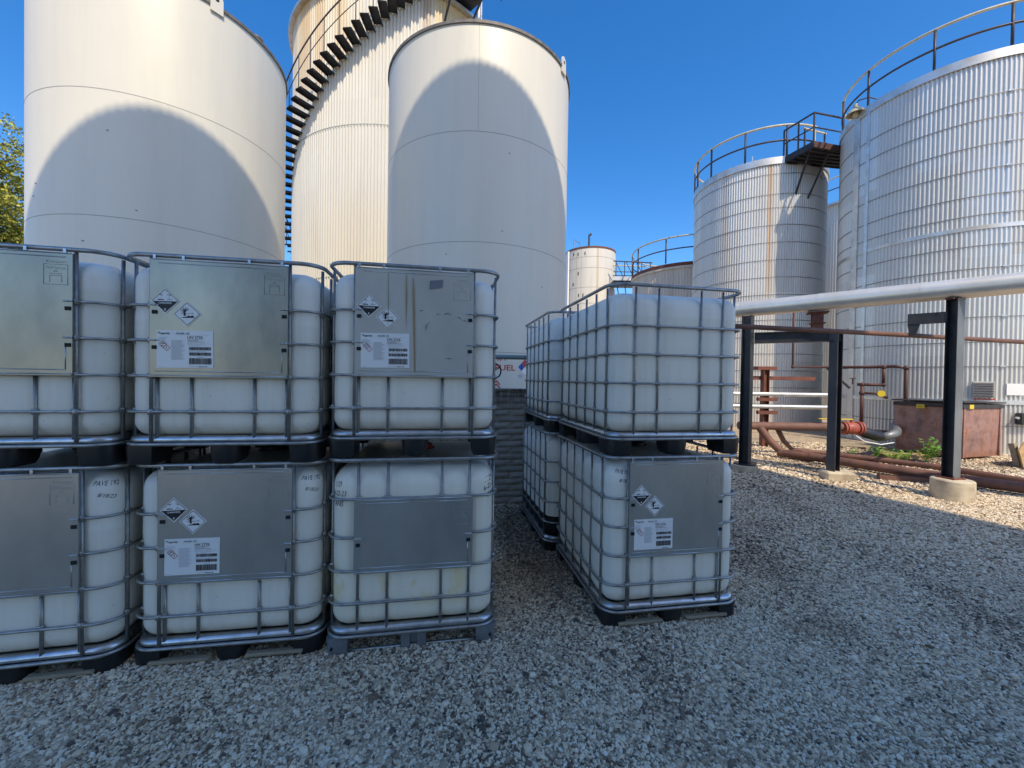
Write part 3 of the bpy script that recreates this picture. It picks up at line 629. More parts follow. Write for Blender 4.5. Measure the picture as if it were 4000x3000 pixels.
# ------------------------------------------------------------------ IBC totes
WX,LY=1.0248,1.2
def outline(hw,hl,r,n=8):
    P=[]
    for sx_,sy_,a0 in ((1,-1,-90),(1,1,0),(-1,1,90),(-1,-1,180)):
        for k in range(n+1):
            a=R(a0+90*k/n); P.append((sx_*(hw-r)+r*math.cos(a),sy_*(hl-r)+r*math.sin(a)))
    return P
BX=(-.3314,-.1612,.1612,.3314); BY=(-.49,-.295,-.10,.10,.295,.49)
def bottle_mesh(rings):
    """rounded bottle with shallow pillows between cage bars"""
    hw,hl,rc=WX/2-.018,LY/2-.018,.125; z0,z1=.150,1.112; rb,rtp=.085,.10
    rows=[]
    for k in range(9): a=PI/2*k/8; rows.append((z0+rb*(1-math.cos(a)),rb*(1-math.sin(a))))
    for z in np.linspace(z0+rb,z1-rtp,34)[1:-1]: rows.append((z,0))
    for k in range(9): a=PI/2*k/8; rows.append((z1-rtp+rtp*math.sin(a),rtp*(1-math.cos(a))))
    base=[]
    # dense outline
    def seg(p,q,n): return [(p[0]+(q[0]-p[0])*i/n,p[1]+(q[1]-p[1])*i/n) for i in range(n)]
    o=outline(hw,hl,rc,10); pts=[]
    for i in range(len(o)):
        a,b2=o[i],o[(i+1)%len(o)]; d=math.hypot(a[0]-b2[0],a[1]-b2[1]); pts+=seg(a,b2,max(1,int(d/.03)))
    mb=MB(); v=[]
    for z,ins in rows:
        for (x,y) in pts:
            # direction to shrink toward: inset polygon
            cx=max(-(hw-rc),min(hw-rc,x)); cy=max(-(hl-rc),min(hl-rc,y)); dx,dy=x-cx,y-cy; dl=math.hypot(dx,dy) or 1
            nx_,ny_=dx/dl,dy/dl
            depth=0
            if ins<.05:
                # distance to nearest bar on this side
                if abs(ny_)>.95: db=min(abs(x-q) for q in BX)
                elif abs(nx_)>.95: db=min(abs(y-q) for q in BY)
                else: db=.09
                dz=min(abs(z-q) for q in rings)
                depth=.0050*math.exp(-(db/.030)**2)+.0030*math.exp(-(dz/.03)**2)-.003*math.sin(min(db/.09,1)*PI/2)
            e=ins+max(depth,-.004)
            v.append((x-nx_*e,y-ny_*e,z))
    n=len(pts); f=[(i*n+j,i*n+(j+1)%n,(i+1)*n+(j+1)%n,(i+1)*n+j) for i in range(len(rows)-1) for j in range(n)]
    f.append(tuple(range(n))[::-1])
    # top cap: inset rings with slight dome
    top=len(rows)-1; o0=top*n
    prev=o0
    for s_,dz in ((.75,.010),(.45,.018),(.15,.020)):
        cur=len(v)
        for j in range(n): p=v[o0+j]; v.append((p[0]*s_,p[1]*s_,z1+dz))
        f+= [(prev+j,prev+(j+1)%n,cur+(j+1)%n,cur+j) for j in range(n)]; prev=cur
    f.append(tuple(prev+j for j in range(n)))
    mb.add(v,f); return mb
def bottle_surface(s_,z,off=.0035):
    """s_: arc position along the front face from the centre (m); wraps round the vertical corners"""
    hw,hl,rc=WX/2-.018,LY/2-.018,.125; flat=hw-rc
    ztop=1.112-.10; ins=0
    if z>ztop: ins=.10*(1-math.cos(math.asin(min(1,(z-ztop)/.10))))
    if abs(s_)<=flat: return (s_,-hl+ins-off,z)
    a=(abs(s_)-flat)/rc; sg=1 if s_>0 else -1; rr=rc-ins+off
    return (sg*(flat+rr*math.sin(a)),-(hl-rc)-rr*math.cos(a),z)
RA_=[.8775,.6856,.4902,.2931]; RB_=[.9352,.7057,.5048,.3084]
def ring_path(gap=None,n=8,hw=WX/2,hl=LY/2,r=.115):
    o=outline(hw,hl,r,n)
    if gap is None: return o,True
    # start at right gap edge on the front face, going round the back to the left gap edge
    # outline order: (+x,-y corner) -> (+x,+y) -> (-x,+y) -> (-x,-y)
    return [(gap,-hl)]+o+[(-gap,-hl)],False
_m={}
def cached(key,fn):
    if key not in _m: _m[key]=fn()
    return _m[key]
def put(key,mbf,name,mat,parent,smooth=False,loc=(0,0,0),rot=(0,0,0)):
    if key in _m: return inst(_m[key],parent,loc,rot,name=name)
    o=mbf().build(name,mat,parent,smooth,loc,rot); _m[key]=o; return o
def tubemb(path,r,closed,n=8,flat=None):
    mb=MB(); mb.tube(path,r,n,closed=closed,flat=flat); return mb
def diamond1():
    mb=MB(); s=.070
    mb.sheet([(0,-s),(s,0),(0,s),(-s,0)],0,0,.0012)
    # black lower half
    k=.062; mb.sheet([(-k,-.002),(0,-k-.000),(k,-.002)],-.0012,1,.0008)
    # border lines of upper half
    for a,b2 in (((-k,0),(0,k)),((0,k),(k,0))):
        d=Vector((b2[0]-a[0],b2[1]-a[1])).normalized(); nrm=Vector((-d.y,d.x))*.0011
        mb.sheet([(a[0]-nrm.x,a[1]-nrm.y),(b2[0]-nrm.x,b2[1]-nrm.y),(b2[0]+nrm.x,b2[1]+nrm.y),(a[0]+nrm.x,a[1]+nrm.y)][::1],-.0010,1,.0006)
    # slab and test tubes, drips, hand
    mb.sheet([(-.036,.004),(-.006,.004),(-.006,.0095),(-.018,.008),(-.024,.0095),(-.036,.0095)],-.0012,1,.0006)
    for sg in (-1,1):
        mb.sheet([(sg*.020-.010,.030+.003),(sg*.020+.008,.029),(sg*.020+.008,.032),(sg*.020-.010,.036)],-.0012,1,.0006)
        for k2 in range(3): mb.rect(sg*.020-.001,sg*.020+.001,.024-k2*.006,.0265-k2*.006,-.0012,1,.0006)
    mb.sheet([(.006,.004),(.036,.004),(.034,.010),(.026,.009),(.020,.013),(.010,.010)],-.0012,3,.0006)
    put_text(mb,'CORROSIVE',0,-.0165,-.0024,.0125,2,.02,width=.064,align='C')
    put_text(mb,'8',0,-.052,-.0024,.016,2,.03,align='C')
    return mb
def diamond2():
    mb=MB(); s=.070; mb.sheet([(0,-s),(s,0),(0,s),(-s,0)],0,0,.0012)
    k=.0615; Q=[(0,-k),(k,0),(0,k),(-k,0)]
    for i in range(4):
        a,b2=Q[i],Q[(i+1)%4]; d=Vector((b2[0]-a[0],b2[1]-a[1])).normalized(); nrm=Vector((-d.y,d.x))*.0011
        mb.sheet([(a[0]-nrm.x,a[1]-nrm.y),(b2[0]-nrm.x,b2[1]-nrm.y),(b2[0]+nrm.x,b2[1]+nrm.y),(a[0]+nrm.x,a[1]+nrm.y)],-.0010,1,.0006)
    def ln(a,b2,w1,w2):
        d=Vector((b2[0]-a[0],b2[1]-a[1])).normalized(); nn=Vector((-d.y,d.x))
        mb.sheet([(a[0]-nn.x*w1,a[1]-nn.y*w1),(b2[0]-nn.x*w2,b2[1]-nn.y*w2),(b2[0]+nn.x*w2,b2[1]+nn.y*w2),(a[0]+nn.x*w1,a[1]+nn.y*w1)],-.0012,1,.0006)
    ln((-.012,-.010),(-.012,.016),.0055,.0035); ln((-.012,.012),(-.030,.026),.003,.001); ln((-.012,.014),(-.020,.036),.003,.001); ln((-.012,.012),(-.006,.036),.003,.001)
    ln((-.012,.012),(.010,.028),.003,.001); ln((-.012,.006),(-.032,.014),.002,.0008); ln((-.006,.022),(.004,.034),.0015,.0008); ln((-.024,.020),(-.032,.032),.0015,.0006)
    ln((-.034,.002),(.014,.002),.0007,.0007)
    mb.sheet([(-.032,-.021),(.036,-.021),(.028,-.008),(.014,-.012),(.006,-.009),(-.004,-.015),(-.018,-.017)],-.0012,1,.0006)
    mb.sheet([(.012,.000),(.018,.006),(.030,.007),(.034,.003),(.028,-.001),(.020,.003)],-.0012,2,.0006)
    return mb
def label_sheet(seed):
    rr=random.Random(seed); mb=MB(); W,Hh=.28,.205
    mb.rect(0,W,0,Hh,0,0,.0012); y=-.0012
    mb.rect(.008,.016,.190,.196,y,4,.0006)
    put_text(mb,'ingevity',.017,.184,y-.0004,.0155,1,.014,width=.050)
    put_text(mb,'PAVE\u00ae 192',.098,.184,y-.0004,.013,1,.010,width=.064)
    put_text(mb,'UN 2735,',.152,.162,y-.0004,.019,1,.008,width=.080)
    for k,(a,b2) in enumerate(((.152,.225),(.152,.205),(.152,.235))): mb.rect(a,b2,.155-k*.006,.1565-k*.006,y,1,.0004)
    for zz in (.180,.138,.128): mb.rect(.150 if zz<.17 else .1,.274,zz,zz+.0006,y,2,.0004)
    put_text(mb,'PAVE 192 TL 2000 LB',.152,.130,y-.0004,.0085,2,0,width=.088)
    put_text(mb,'SKU: 189362',.158,.118,y-.0004,.0080,2,0,width=.055)
    for (z0_,h_) in ((.098,.017),(.068,.017),(.020,.034)):
        x=.160
        while x<.268:
            w_=rr.choice((.0012,.0018,.0028,.0036)); mb.rect(x,min(x+w_,.270),z0_,z0_+h_,y,1,.0004); x+=w_+rr.choice((.0012,.0018,.0024))
    put_text(mb,'BATCH: 0000010674',.156,.088,y-.0004,.0075,2,0,width=.09); put_text(mb,'00074',.200,.057,y-.0004,.0075,2,0,width=.03)
    # fine print columns
    for k in range(9):
        mb.rect(.010,.010+rr.uniform(.030,.055),.166-k*.0045,.1672-k*.0045,y,2,.0004)
    for k in range(26):
        z=.150-k*.0042; mb.rect(.072,.072+rr.uniform(.045,.070),z,z+.0016,y,2,.0004)
    mb.rect(.006,.036,.006,.0075,y,2,.0004); mb.rect(.155,.250,.008,.0095,y,2,.0004)
    put_text(mb,'Made in USA',.210,.004,y-.0004,.0075,1,.01,width=.040)
    # pair of red-bordered diamonds
    for cx,cz in ((.032,.128),(.050,.110)):
        s,si=.0185,.0155
        for q in range(4):
            a0=PI/2*q; a1=a0+PI/2
            mb.sheet([(cx+si*math.cos(a0),cz+si*math.sin(a0)),(cx+s*math.cos(a0),cz+s*math.sin(a0)),(cx+s*math.cos(a1),cz+s*math.sin(a1)),(cx+si*math.cos(a1),cz+si*math.sin(a1))],y,3,.0004)
    mb.rect(.022,.034,.121,.124,y,1,.0004); mb.sheet([(.026,.130),(.042,.131),(.041,.134),(.026,.133)],y,1,.0004)
    mb.rect(.0488,.0512,.107,.118,y,1,.0004); mb.rect(.0488,.0512,.102,.1045,y,1,.0004)
    return mb
LM=[MT['paper'],MT['ink'],MT['pale_print'],MT['red_print'],MT['green_print']]
def plate_mb(x0,x1,z0,z1):
    mb=MB(); y=-LY/2-.016; t_=.0025
    mb.box(x0,x1,y,y+t_,z0,z1)
    # returned edges
    mb.box(x0,x0+.003,y+t_,y+.022,z0,z1); mb.box(x1-.003,x1,y+t_,y+.022,z0,z1); mb.box(x0,x1,y+t_,y+.022,z1-.003,z1)
    mb.box(x0,x1,y-.006,y+.014,z0-.014,z0-.001,bev=.003)
    return mb
def edge_mb(x0,x1,z0,z1):
    mb=MB(); y=-LY/2-.016
    mb.tube([(x0+.005,y-.001,z1-.002),(x1-.005,y-.001,z1-.002)],.0035,6); mb.tube([(x0+.01,y-.0045,z0-.003),(x1-.01,y-.0045,z0-.003)],.004,6)
    for (a,b2) in (((x0+.025,z0+.02),(x1-.03,z0+.02)),((x1-.03,z0+.02),(x1-.03,z0+.16)),((x0+.04,z1-.022),(x1-.03,z1-.022))):
        mb.tube([(a[0],y,a[1]),(b2[0],y,b2[1])],.0028,6)
    return mb
def emboss_mb(cx,cz,txt):
    mb=MB(); y=-LY/2-.0168; w_,h_=.052,.052
    for (a,b2) in (((-w_,-h_),(w_,-h_)),((-w_,h_),(w_,h_)),((-w_,-h_),(-w_,h_)),((w_,-h_),(w_,h_))):
        mb.tube([(cx+a[0],y,cz+a[1]),(cx+b2[0],y,cz+b2[1])],.0009,5)
    mb.tube([(cx-.026,y,cz-.006),(cx+.026,y,cz-.006)],.0010,5); mb.tube([(cx-.026,y,cz+.004),(cx+.026,y,cz+.004)],.0010,5)
    for s in (-1,1): mb.tube([(cx+s*.026,y,cz-.006),(cx+s*.026,y,cz-.040)],.0008,5)
    put_text(mb,txt,cx,cz+.030,y-.001,.017,0,.008,width=.085,align='C'); put_text(mb,'Transport',cx,cz+.062,y-.001,.018,0,.008,width=.09,align='C')
    mb.tube([(cx-.008,y,cz+.014),(cx,y,cz+.020),(cx+.008,y,cz+.014)],.0014,5)
    return mb
def foot_corner(w_,d_,hh,r=.07):
    mb=MB(); o=[]
    # outer corner at origin (0,0), extends +x,+y
    for k in range(7):
        a=R(180+90*k/6); o.append((r+r*math.cos(a),r+r*math.sin(a)))
    o+=[(w_,0),(w_,d_),(0,d_)]
    n=len(o); v=[]
    for z,s in ((0,.90),(.012,.93),(hh*.9,1.0),(hh,1.0)):
        for x,y in o: v.append((w_/2+(x-w_/2)*s,d_/2+(y-d_/2)*s,z))
    f=[tuple(range(n))[::-1],tuple(range(3*n,4*n))]+[(i*n+j,i*n+(j+1)%n,(i+1)*n+(j+1)%n,(i+1)*n+j) for i in range(3) for j in range(n)]
    mb.add(v,f); return mb
def foot_mid(w_,d_,hh,style=0):
    mb=MB(); o=[(w_/2*math.cos(R(a)),-d_*math.sin(R(a))*.5-0) for a in range(0,181,15)]+[(-w_/2,d_*.7),(w_/2,d_*.7)]
    o=[(w_/2,d_*.6)]+[(w_/2,-.2*d_),(w_*.40,-.42*d_),(w_*.25,-.5*d_),(-w_*.25,-.5*d_),(-w_*.40,-.42*d_),(-w_/2,-.2*d_)]+[(-w_/2,d_*.6)]
    n=len(o); v=[]
    for z,s in ((0,.80),(hh*.25,.92),(hh*.7,1.0),(hh,1.0)):
        for x,y in o: v.append((x*s,y*s,z))
    f=[tuple(range(n)),tuple(range(3*n,4*n))]+[(i*n+j,i*n+(j+1)%n,(i+1)*n+(j+1)%n,(i+1)*n+j) for i in range(3) for j in range(n)]
    mb.add(v,f); return mb
def tray_mb():
    mb=MB(); prof=[(.012,.118),(.0,.128),(.004,.146),(.022,.158),(.050,.155),(.075,.135),(.10,.126)]
    rows=[]; v=[]
    for ins,z in prof:
        o=outline(WX/2-.006-ins,LY/2-.006-ins,max(.02,.11-ins),8); v+=[(x,y,z) for x,y in o]; n=len(o)
    f=[(i*n+j,i*n+(j+1)%n,(i+1)*n+(j+1)%n,(i+1)*n+j) for i in range(len(prof)-1) for j in range(n)]
    f.append(tuple((len(prof)-1)*n+j for j in range(n)))
    return mb.add(v,f)
count=[0]
def make_ibc(label,loc,rz,kind='A',plate=None,stickers=True,bottle='hdpe',skids=True,lid='black_plastic',marks=None,extra=None,ground=False):
    t=thing('intermediate_bulk_container',label,'IBC tote',loc,rz,'caged plastic totes stacked in pairs')
    rings=RA_ if kind=='A' else RB_
    Hh=1.15 if kind=='A' else 1.168
    put('bottle'+kind+bottle,lambda:bottle_mesh(rings),'bottle',MT[bottle],t,True)
    put('tray',tray_mb,'tray',MT['galv_bright'],t,True)
    # horizontal rings
    cut=[]
    if plate=='A': cut=[0,1]; x0,x1=-.350,.345
    if plate=='B': cut=[1]; x0,x1=-.350,.352
    for i,z in enumerate(rings):
        g_=.338 if i in cut else None
        p,cl=ring_path(g_)
        r=.0080
        ri=put('ring%s%s'%(kind,g_),lambda:tubemb([(x,y,0) for x,y in p],r,cl,8),'cage_ring',MT['galv'],t,True,(0,0,z))
        if g_:
            for sg in (-1,1): put('slot',lambda:MB().box(-.012,.012,-.0025,.0025,-.011,.009),'slot',MT['hole'],ri,False,(sg*(g_-.012),-LY/2-.0185,-.038))
            for sg in (-1,1): put('crimp',lambda:tubemb([(-.02,0,0),(.02,0,0)],.008,False,6,(1,.55)),'crimped_end',MT['galv_bright'],ri,True,(sg*(g_-.012),-LY/2-.018,0))
    p,cl=ring_path(None,r=.12)
    put('topring',lambda:tubemb([(x,y,0) for x,y in p],.0112,True,8,(1,1.1)),'top_ring',MT['galv'],t,True,(0,0,Hh))
    put('lowring',lambda:tubemb([(x,y,0) for x,y in p],.0102,True,8),'bottom_ring',MT['galv'],t,True,(0,0,.112))
    # vertical bars, inside the rings
    def barmb(hh): 
        mb=MB(); z0=0; w1=.0095
        zs=[0,.02,.03]+[]; 
        mb.tube([(0,0,0),(0,0,hh)],.0092,8,flat=(1.0,.8))
        for z in rings:
            if z-.118<hh: mb.box(-.0135,.0135,-.0135,.0135,z-.118-.016,z-.118+.016,bev=.004)
        return mb
    top=Hh-.012; 
    plx=[]
    for k,x in enumerate(BX):
        for y,front in ((-LY/2+.017,True),(LY/2-.017,False)):
            if front and plate=='A': put('barshort',lambda:barmb(.49-.118),'cage_bar',MT['galv'],t,True,(x,y+.0,.118))
            else: put('bar'+kind,lambda:barmb(top-.118),'cage_bar',MT['galv'],t,True,(x,y,.118))
    if plate=='A':
        for x in (x0-.004,x1+.004): put('bar'+kind,lambda:barmb(top-.118),'cage_bar',MT['galv'],t,True,(x,-LY/2+.004,.118))
    for y in BY:
        for x in (-WX/2+.017,WX/2-.017): put('bar'+kind,lambda:barmb(top-.118),'cage_bar',MT['galv'],t,True,(x,y,.118))
    # pallet
    if kind=='A':
        for sx_ in (-1,1):
            for sy_ in (-1,1):
                o=put('footc%d%d'%(sx_,sy_),lambda:mirror(foot_corner(.158,.19,.105),sx_,sy_),'pallet_foot',MT['black_plastic'],t,'auto',(sx_*-0,0,0))
        put('footm',lambda:foot_mid(.157,.15,.105),'pallet_foot',MT['black_plastic'],t,'auto',(0,-LY/2+.075,0)); inst(_m['footm'],t,(0,LY/2-.075,0),(0,0,PI),name='pallet_foot'); inst(_m['footm'],t,(0,0,0),name='pallet_foot')
        for sx_ in (-1,1): inst(_m['footm'],t,(sx_*(WX/2-.075),0,0),(0,0,sx_*PI/2),name='pallet_foot')
        put('pdeck',lambda:MB().box(-WX/2+.03,WX/2-.03,-LY/2+.03,LY/2-.03,.098,.112),'pallet_deck',MT['black_plastic'],t)
        if ground:
            for sg in (-1,1): put('skid',lambda:MB().box(-.155,.155,-.02,.02,0,.018,bev=.003),'skid_strip',MT['wood'],t,False,(sg*.250,-LY/2+.012,.026))
    else:
        for sx_ in (-1,1):
            for sy_ in (-1,1):
                o=put('footg%d%d'%(sx_,sy_),lambda:mirror(foot_corner(.125,.13,.105,.035),sx_,sy_),'pallet_foot',MT['foot_grey'],t,'auto')
                if sy_<0: put('fhole',lambda:MB().lathe([(0,-.002),(.013,-.002),(.013,.004)],12,axis='Y'),'foot_hole',MT['hole'],o,False,(sx_*(WX/2-.035),-LY/2+.008,.045),(0,0,sx_*.5))
        for sy_ in (-1,1):
            o=put('footgm',lambda:MB().box(-.075,-.022,-.02,.06,0.005,.10,bev=.004).box(.022,.075,-.02,.06,.005,.10,bev=.004).box(-.022,.022,0,.05,.03,.09),'pallet_foot',MT['foot_grey'],t,False,(0,sy_*(LY/2-.03),0))
            put('runner',lambda:tubemb([(-WX/2+.1,0,0),(WX/2-.1,0,0)],.010,False),'runner_tube',MT['galv'],t,True,(0,sy_*(LY/2-.03),.014))
        put('gdeck',lambda:MB().box(-WX/2+.05,WX/2-.05,-LY/2+.05,LY/2-.05,.095,.108),'pallet_deck',MT['foot_grey'],t)
    # filler cap
    put('cap'+lid,lambda:MB().lathe([(.0,.034),(.085,.034),(.092,.026),(.092,0)],28).lathe([(.11,0),(.11,.008),(.092,.008)],28),'filler_cap',MT[lid],t,'auto',(0,.05,1.130))
    # front plate
    if plate:
        if plate=='A': z0,z1=.497,1.128
        else: z0,z1=.508,.935
        pm={'grimy':'plate_grimy','warm':'plate_warm'}.get(extra,'plate')
        pl=put('plate'+plate+pm,lambda:plate_mb(x0,x1,z0,z1),'sign_plate',MT[pm],t,'auto')
        put('edge'+plate,lambda:edge_mb(x0,x1,z0,z1),'folded_edge_glint',MT['galv_bright'],pl,True)  # brighter metal beads put the highlights of the folded plate edges into colour
        put('emb'+plate+pm,lambda:emboss_mb(x1-.072,z1-.115,'1832 kg max' if plate=='B' else '1937 kg max'),'embossed_panel',MT[pm],pl,True)
        if plate=='A':
            for k,x in enumerate((-.33,-.19,.14,.31)): put('hook',lambda:MB().box(-.007,.007,-.004,.012,-.012,.014,bev=.002),'hook_tab',MT['galv_bright'],pl,False,(x,-LY/2-.014,1.138))
        yy=-LY/2-.0185; j=random.Random(count[0]); count[0]+=1
        if stickers:
            put('d1',diamond1,'corrosive_placard',[MT['paper'],MT['ink'],MT['paper'],MT['pale_print']],pl,False,(-.272+j.uniform(-.004,.004),yy,.900+j.uniform(-.004,.004)),(0,j.uniform(-.03,.03),0))
            put('d2',diamond2,'environment_placard',[MT['paper'],MT['ink'],MT['pale_print']],pl,False,(-.168+j.uniform(-.004,.004),yy,.832+j.uniform(-.004,.004)),(0,j.uniform(-.03,.03),0))
            put('lb%d'%count[0],lambda:label_sheet(count[0]),'product_label',LM,pl,False,(-.315,yy,.535),(0,j.uniform(-.012,.012),0))
        if extra=='grimy':
            mb=MB(); mb.sheet([(-.022,1.08),(-.018,1.08),(-.010,1.0),(-.006,.85),(-.002,.66),(.001,.52),(-.002,.505),(-.006,.52),(-.012,.66),(-.019,.85),(-.024,1.0)],yy-.0016,0,.001); 
            mb.sheet([(-.165,1.10),(-.163,1.10),(-.160,.9),(-.162,.74),(-.164,.9)],yy-.0016,0,.0006); mb.sheet([(-.06,1.10),(-.058,1.10),(-.052,.95),(-.058,.78),(-.062,.95)],yy-.0016,0,.0006)
            mb.build('brown_drip',MT['drip'],pl)
            mb=MB(); mb.sheet([(.078,1.015),(.155,1.030),(.158,1.078),(.080,1.068)],yy-.001,0,.001); mb.build('grey_tape',MT['tape'],pl)
            mb=MB()
            for (x,z,l,a) in ((.13,.868,.02,.1),(.18,.873,.04,.4),(.20,.870,.02,-.5),(.065,.80,.05,.9),(.06,.78,.03,1.0),(.26,.85,.03,-.6),(.29,.835,.02,-.1),(.03,.885,.03,0),(.20,.60,.04,-.05)):
                dx,dz=math.cos(a)*l/2,math.sin(a)*l/2; w_=.0035; mb.sheet([(x-dx,z-dz),(x,z-w_),(x+dx,z+dz),(x,z+w_)],yy-.0008,0,.0005)
            mb.build('dark_smudge',MT['smudge'],pl)
    # handwriting on the bottle
    if marks:
        mb=MB()
        for (txt,s_,z,size,rot,wd) in marks:
            put_text(mb,txt,s_,z,0,size,0,.004,fn=bottle_surface,shear=.3,rot=rot,width=wd)
        mb.build('marker_writing',MT['marker'],t)
    return t
def mirror(mb,sx_,sy_):
    hx,hy=WX/2-.004,LY/2-.004
    mb.v=[( -sx_*x+sx_*hx, -sy_*y+sy_*hy, z) if True else None for x,y,z in mb.v]
    return mb
S=[(-2.653,2.1119,.2197),(-1.6199,2.3309,.162),(-.5802,2.4728,.177),(1.139,2.779,.1758)]
U=[(-.0066,-.0226,-.0112),(-.0102,-.0423,.0092),(-.0076,.0019,-.005),(.0164,.0155,.0114)]
HS=[1.1562,1.1569,1.1797,1.1557]
def centre(s): x,y,t_=s; return (x-math.sin(t_)*LY/2,y+math.cos(t_)*LY/2),t_
s3=S[3]; t3=.18
def behind(s,lx,ly): x,y,t_=s; return (x+lx*math.cos(t_)-ly*math.sin(t_),y+lx*math.sin(t_)+ly*math.cos(t_),.186)
S.append(behind(s3,-.085,1.215)); U.append((.012,.0,-.012)); HS.append(1.158)
wr=[('1129',.435,1.005,.050,.25,.075),('6-22-23',.428,.955,.045,.30,.11),('ANS',.455,.905,.05,.35,.075),('1129',-.475,1.0,.045,.2,.05),('6-22-23',-.50,.95,.045,.0,.10),('ANS',-.49,.885,.05,.05,.075)]
pv=[('PAVE 192',.385,1.045,.036,-.05,.11),('8/18/23',.405,.985,.030,-.25,.075)]
low=[dict(label='lower tote at the left edge, dark scratched plate cut off by the photo border',plate='A',stickers=False,marks=pv,ground=True),
 dict(label='lower tote second from left, hazard stickers on its dark plate',plate='A',marks=pv,ground=True),
 dict(label='lower tote with yellow stains, blank dark plate and grey metal pallet feet',kind='B',plate='B',stickers=False,bottle='hdpe_old',marks=wr,ground=True,lid='red_cap'),
 dict(label='lower tote right of the gap, hazard stickers on its plate',plate='A',marks=[('PAVE 192',-.44,1.045,.04,-.1,.10),('8/18',-.41,.985,.035,-.1,.05)],ground=True),
 dict(label='lower tote at the back of the right row, dark at the bottom of its bottle',plate=None,bottle='hdpe_dark',ground=True)]
upp=[dict(label='upper tote at the left edge, large bare shiny plate with no stickers',plate='A',stickers=False,extra='warm'),
 dict(label='upper tote second from left, hazard stickers on a clean silver plate',plate='A',extra='warm'),
 dict(label='upper tote third from left, plate with brown drip, grey tape and hazard stickers',plate='A',extra='grimy'),
 dict(label='upper tote right of the gap, full white bottle and cage without any plate',plate=None),
 dict(label='upper tote at the back of the right row, near the FUEL sign',plate=None)]
for i in range(5):
    (cx,cy),tt=centre(S[i]); make_ibc(loc=(cx,cy,-.006),rz=tt,**low[i])
    su=tuple(a+b2 for a,b2 in zip(S[i],U[i])); (cx,cy),tt=centre(su); make_ibc(loc=(cx,cy,HS[i]),rz=tt,**upp[i])

# ------------------------------------------------------------------ pipe rack
def hbeam(mb,w_,d_,z0,z1,tk=.014,mat=None,m=0):
    mb.box(-w_/2,w_/2,-d_/2,-d_/2+tk,z0,z1,m,mat=mat); mb.box(-w_/2,w_/2,d_/2-tk,d_/2,z0,z1,m,mat=mat); mb.box(-tk/2,tk/2,-d_/2+tk,d_/2-tk,z0,z1,m,mat=mat); return mb
t=thing('pipe_rack','black steel portal of two posts and a beam carrying the silver pipe','pipe rack',(0,0,0))
for (x,y,a,zt) in ((4.45,7.72,40,2.93),(5.62,7.08,-69,2.60)):
    mb=MB(); q_=.14 if x>5 else .165; hbeam(mb,q_,q_,.10,zt); mb.build('post',MT['black_steel'],t,False,(x,y,0),(0,0,R(a)))
    if x>5: mb=MB(); mb.box(-.068,.068,-.076,-.0715,.12,2.58); mb.build('flange_face',MT['dark_grey'],t,False,(x,y,0),(0,0,R(a)))  # greyer flange sheet; its contrast with the shadowed web is in the colour
d=Vector((5.62-4.45,7.08-7.72,0)); L3=d.length
Mx=Matrix.Translation((4.45,7.72,2.50))@Matrix.Rotation(math.atan2(d.y,d.x),4,'Z')@Matrix.Rotation(R(90),4,'Y')
mb=MB(); hbeam(mb,.14,.20,.11,L3+.06); 
mb.v=[tuple(Mx@Vector((z,0,0)).lerp(Mx@Vector((z,0,0)),1)) if False else tuple(Matrix.Translation((4.45,7.72,2.50))@Matrix.Rotation(math.atan2(d.y,d.x),4,'Z')@Vector((z,x,y))) for x,y,z in mb.v]
mb.build('cross_beam',MT['black_steel'],t)  # black steel puts the shadow on the beam into its colour
mb=MB(); mb.lathe([(0,.115),(.19,.115),(.19,.135),(0,.135)],24); mb.build('base_plate',MT['black_steel'],t,False,(4.45,7.72,0),(0,0,.5))
mb=MB(); hbeam(mb,.16,.16,2.61,2.90,.016); mb.box(-.15,.15,-.13,.13,2.90,2.925); mb.box(-.11,.11,-.10,.10,2.72,2.735); mb.build('rusty_bracket',MT['rust'],t,False,(5.37,7.20,0),(0,0,-.5))
mb=MB(); mb.lathe([(0,-.05),(.21,-.05),(.21,.11),(0,.115)],32); mb.build('concrete_base',MT['concrete'],t,'auto',(4.42,7.66,0))
mb=MB(); mb.box(-.23,.22,-.16,.16,-.03,.15,bev=.03); mb.build('concrete_base',MT['concrete'],t,False,(5.70,7.08,0),(0,0,-.25))
t=thing('pipe_post','thick steel post with side arm on a round concrete base, nearest the right edge','post',(6.50,6.0,0))
mb=MB(); hbeam(mb,.14,.14,.30,2.95); mb.build('post',MT['black_steel'],t,False,None,(0,0,R(10.7)))
mb=MB(); mb.box(-.069,.069,-.076,-.0715,.305,2.94); mb.build('lit_galvanised_face',MT['grey_steel'],t,False,None,(0,0,R(10.7)))  # lighter sheet on the sunward flange; its lit tone is in the colour
mb=MB(); mb.lathe([(0,-.05),(.24,-.05),(.235,.28),(.22,.295),(0,.30)],40); mb.build('concrete_base',MT['concrete'],t,'auto',(0,-.03,0))
mb=MB(); mb.box(-.115,.115,-.115,.115,.3,.318,bev=.004); bp=mb.build('base_plate',MT['rust'],t,False,None,(0,0,R(10.7)))
for sx_ in (-1,1):
    for sy_ in (-1,1):
        mb=MB(); mb.lathe([(0,0),(.014,0),(.014,.016),(.007,.018),(.007,.04),(0,.04)],6); mb.build('anchor_bolt',MT['rust'],bp,False,(sx_*.092,sy_*.092,.318))
mb=MB(); mb.box(-.12,.12,-.05,.05,2.93,2.945); mb.build('saddle_plate',MT['rust'],t,False,None,(0,0,R(10.7)))
mb=MB(); mb.box(-.50,-.08,-.04,.04,2.60,2.76); mb.prism([(-.50,2.60),(-.36,2.60),(-.40,2.44),(-.48,2.44)],-.03,.03,0,Matrix.Rotation(R(90),4,'X')); mb.build('side_arm',MT['black_steel'],t,False,None,(0,0,-.75))
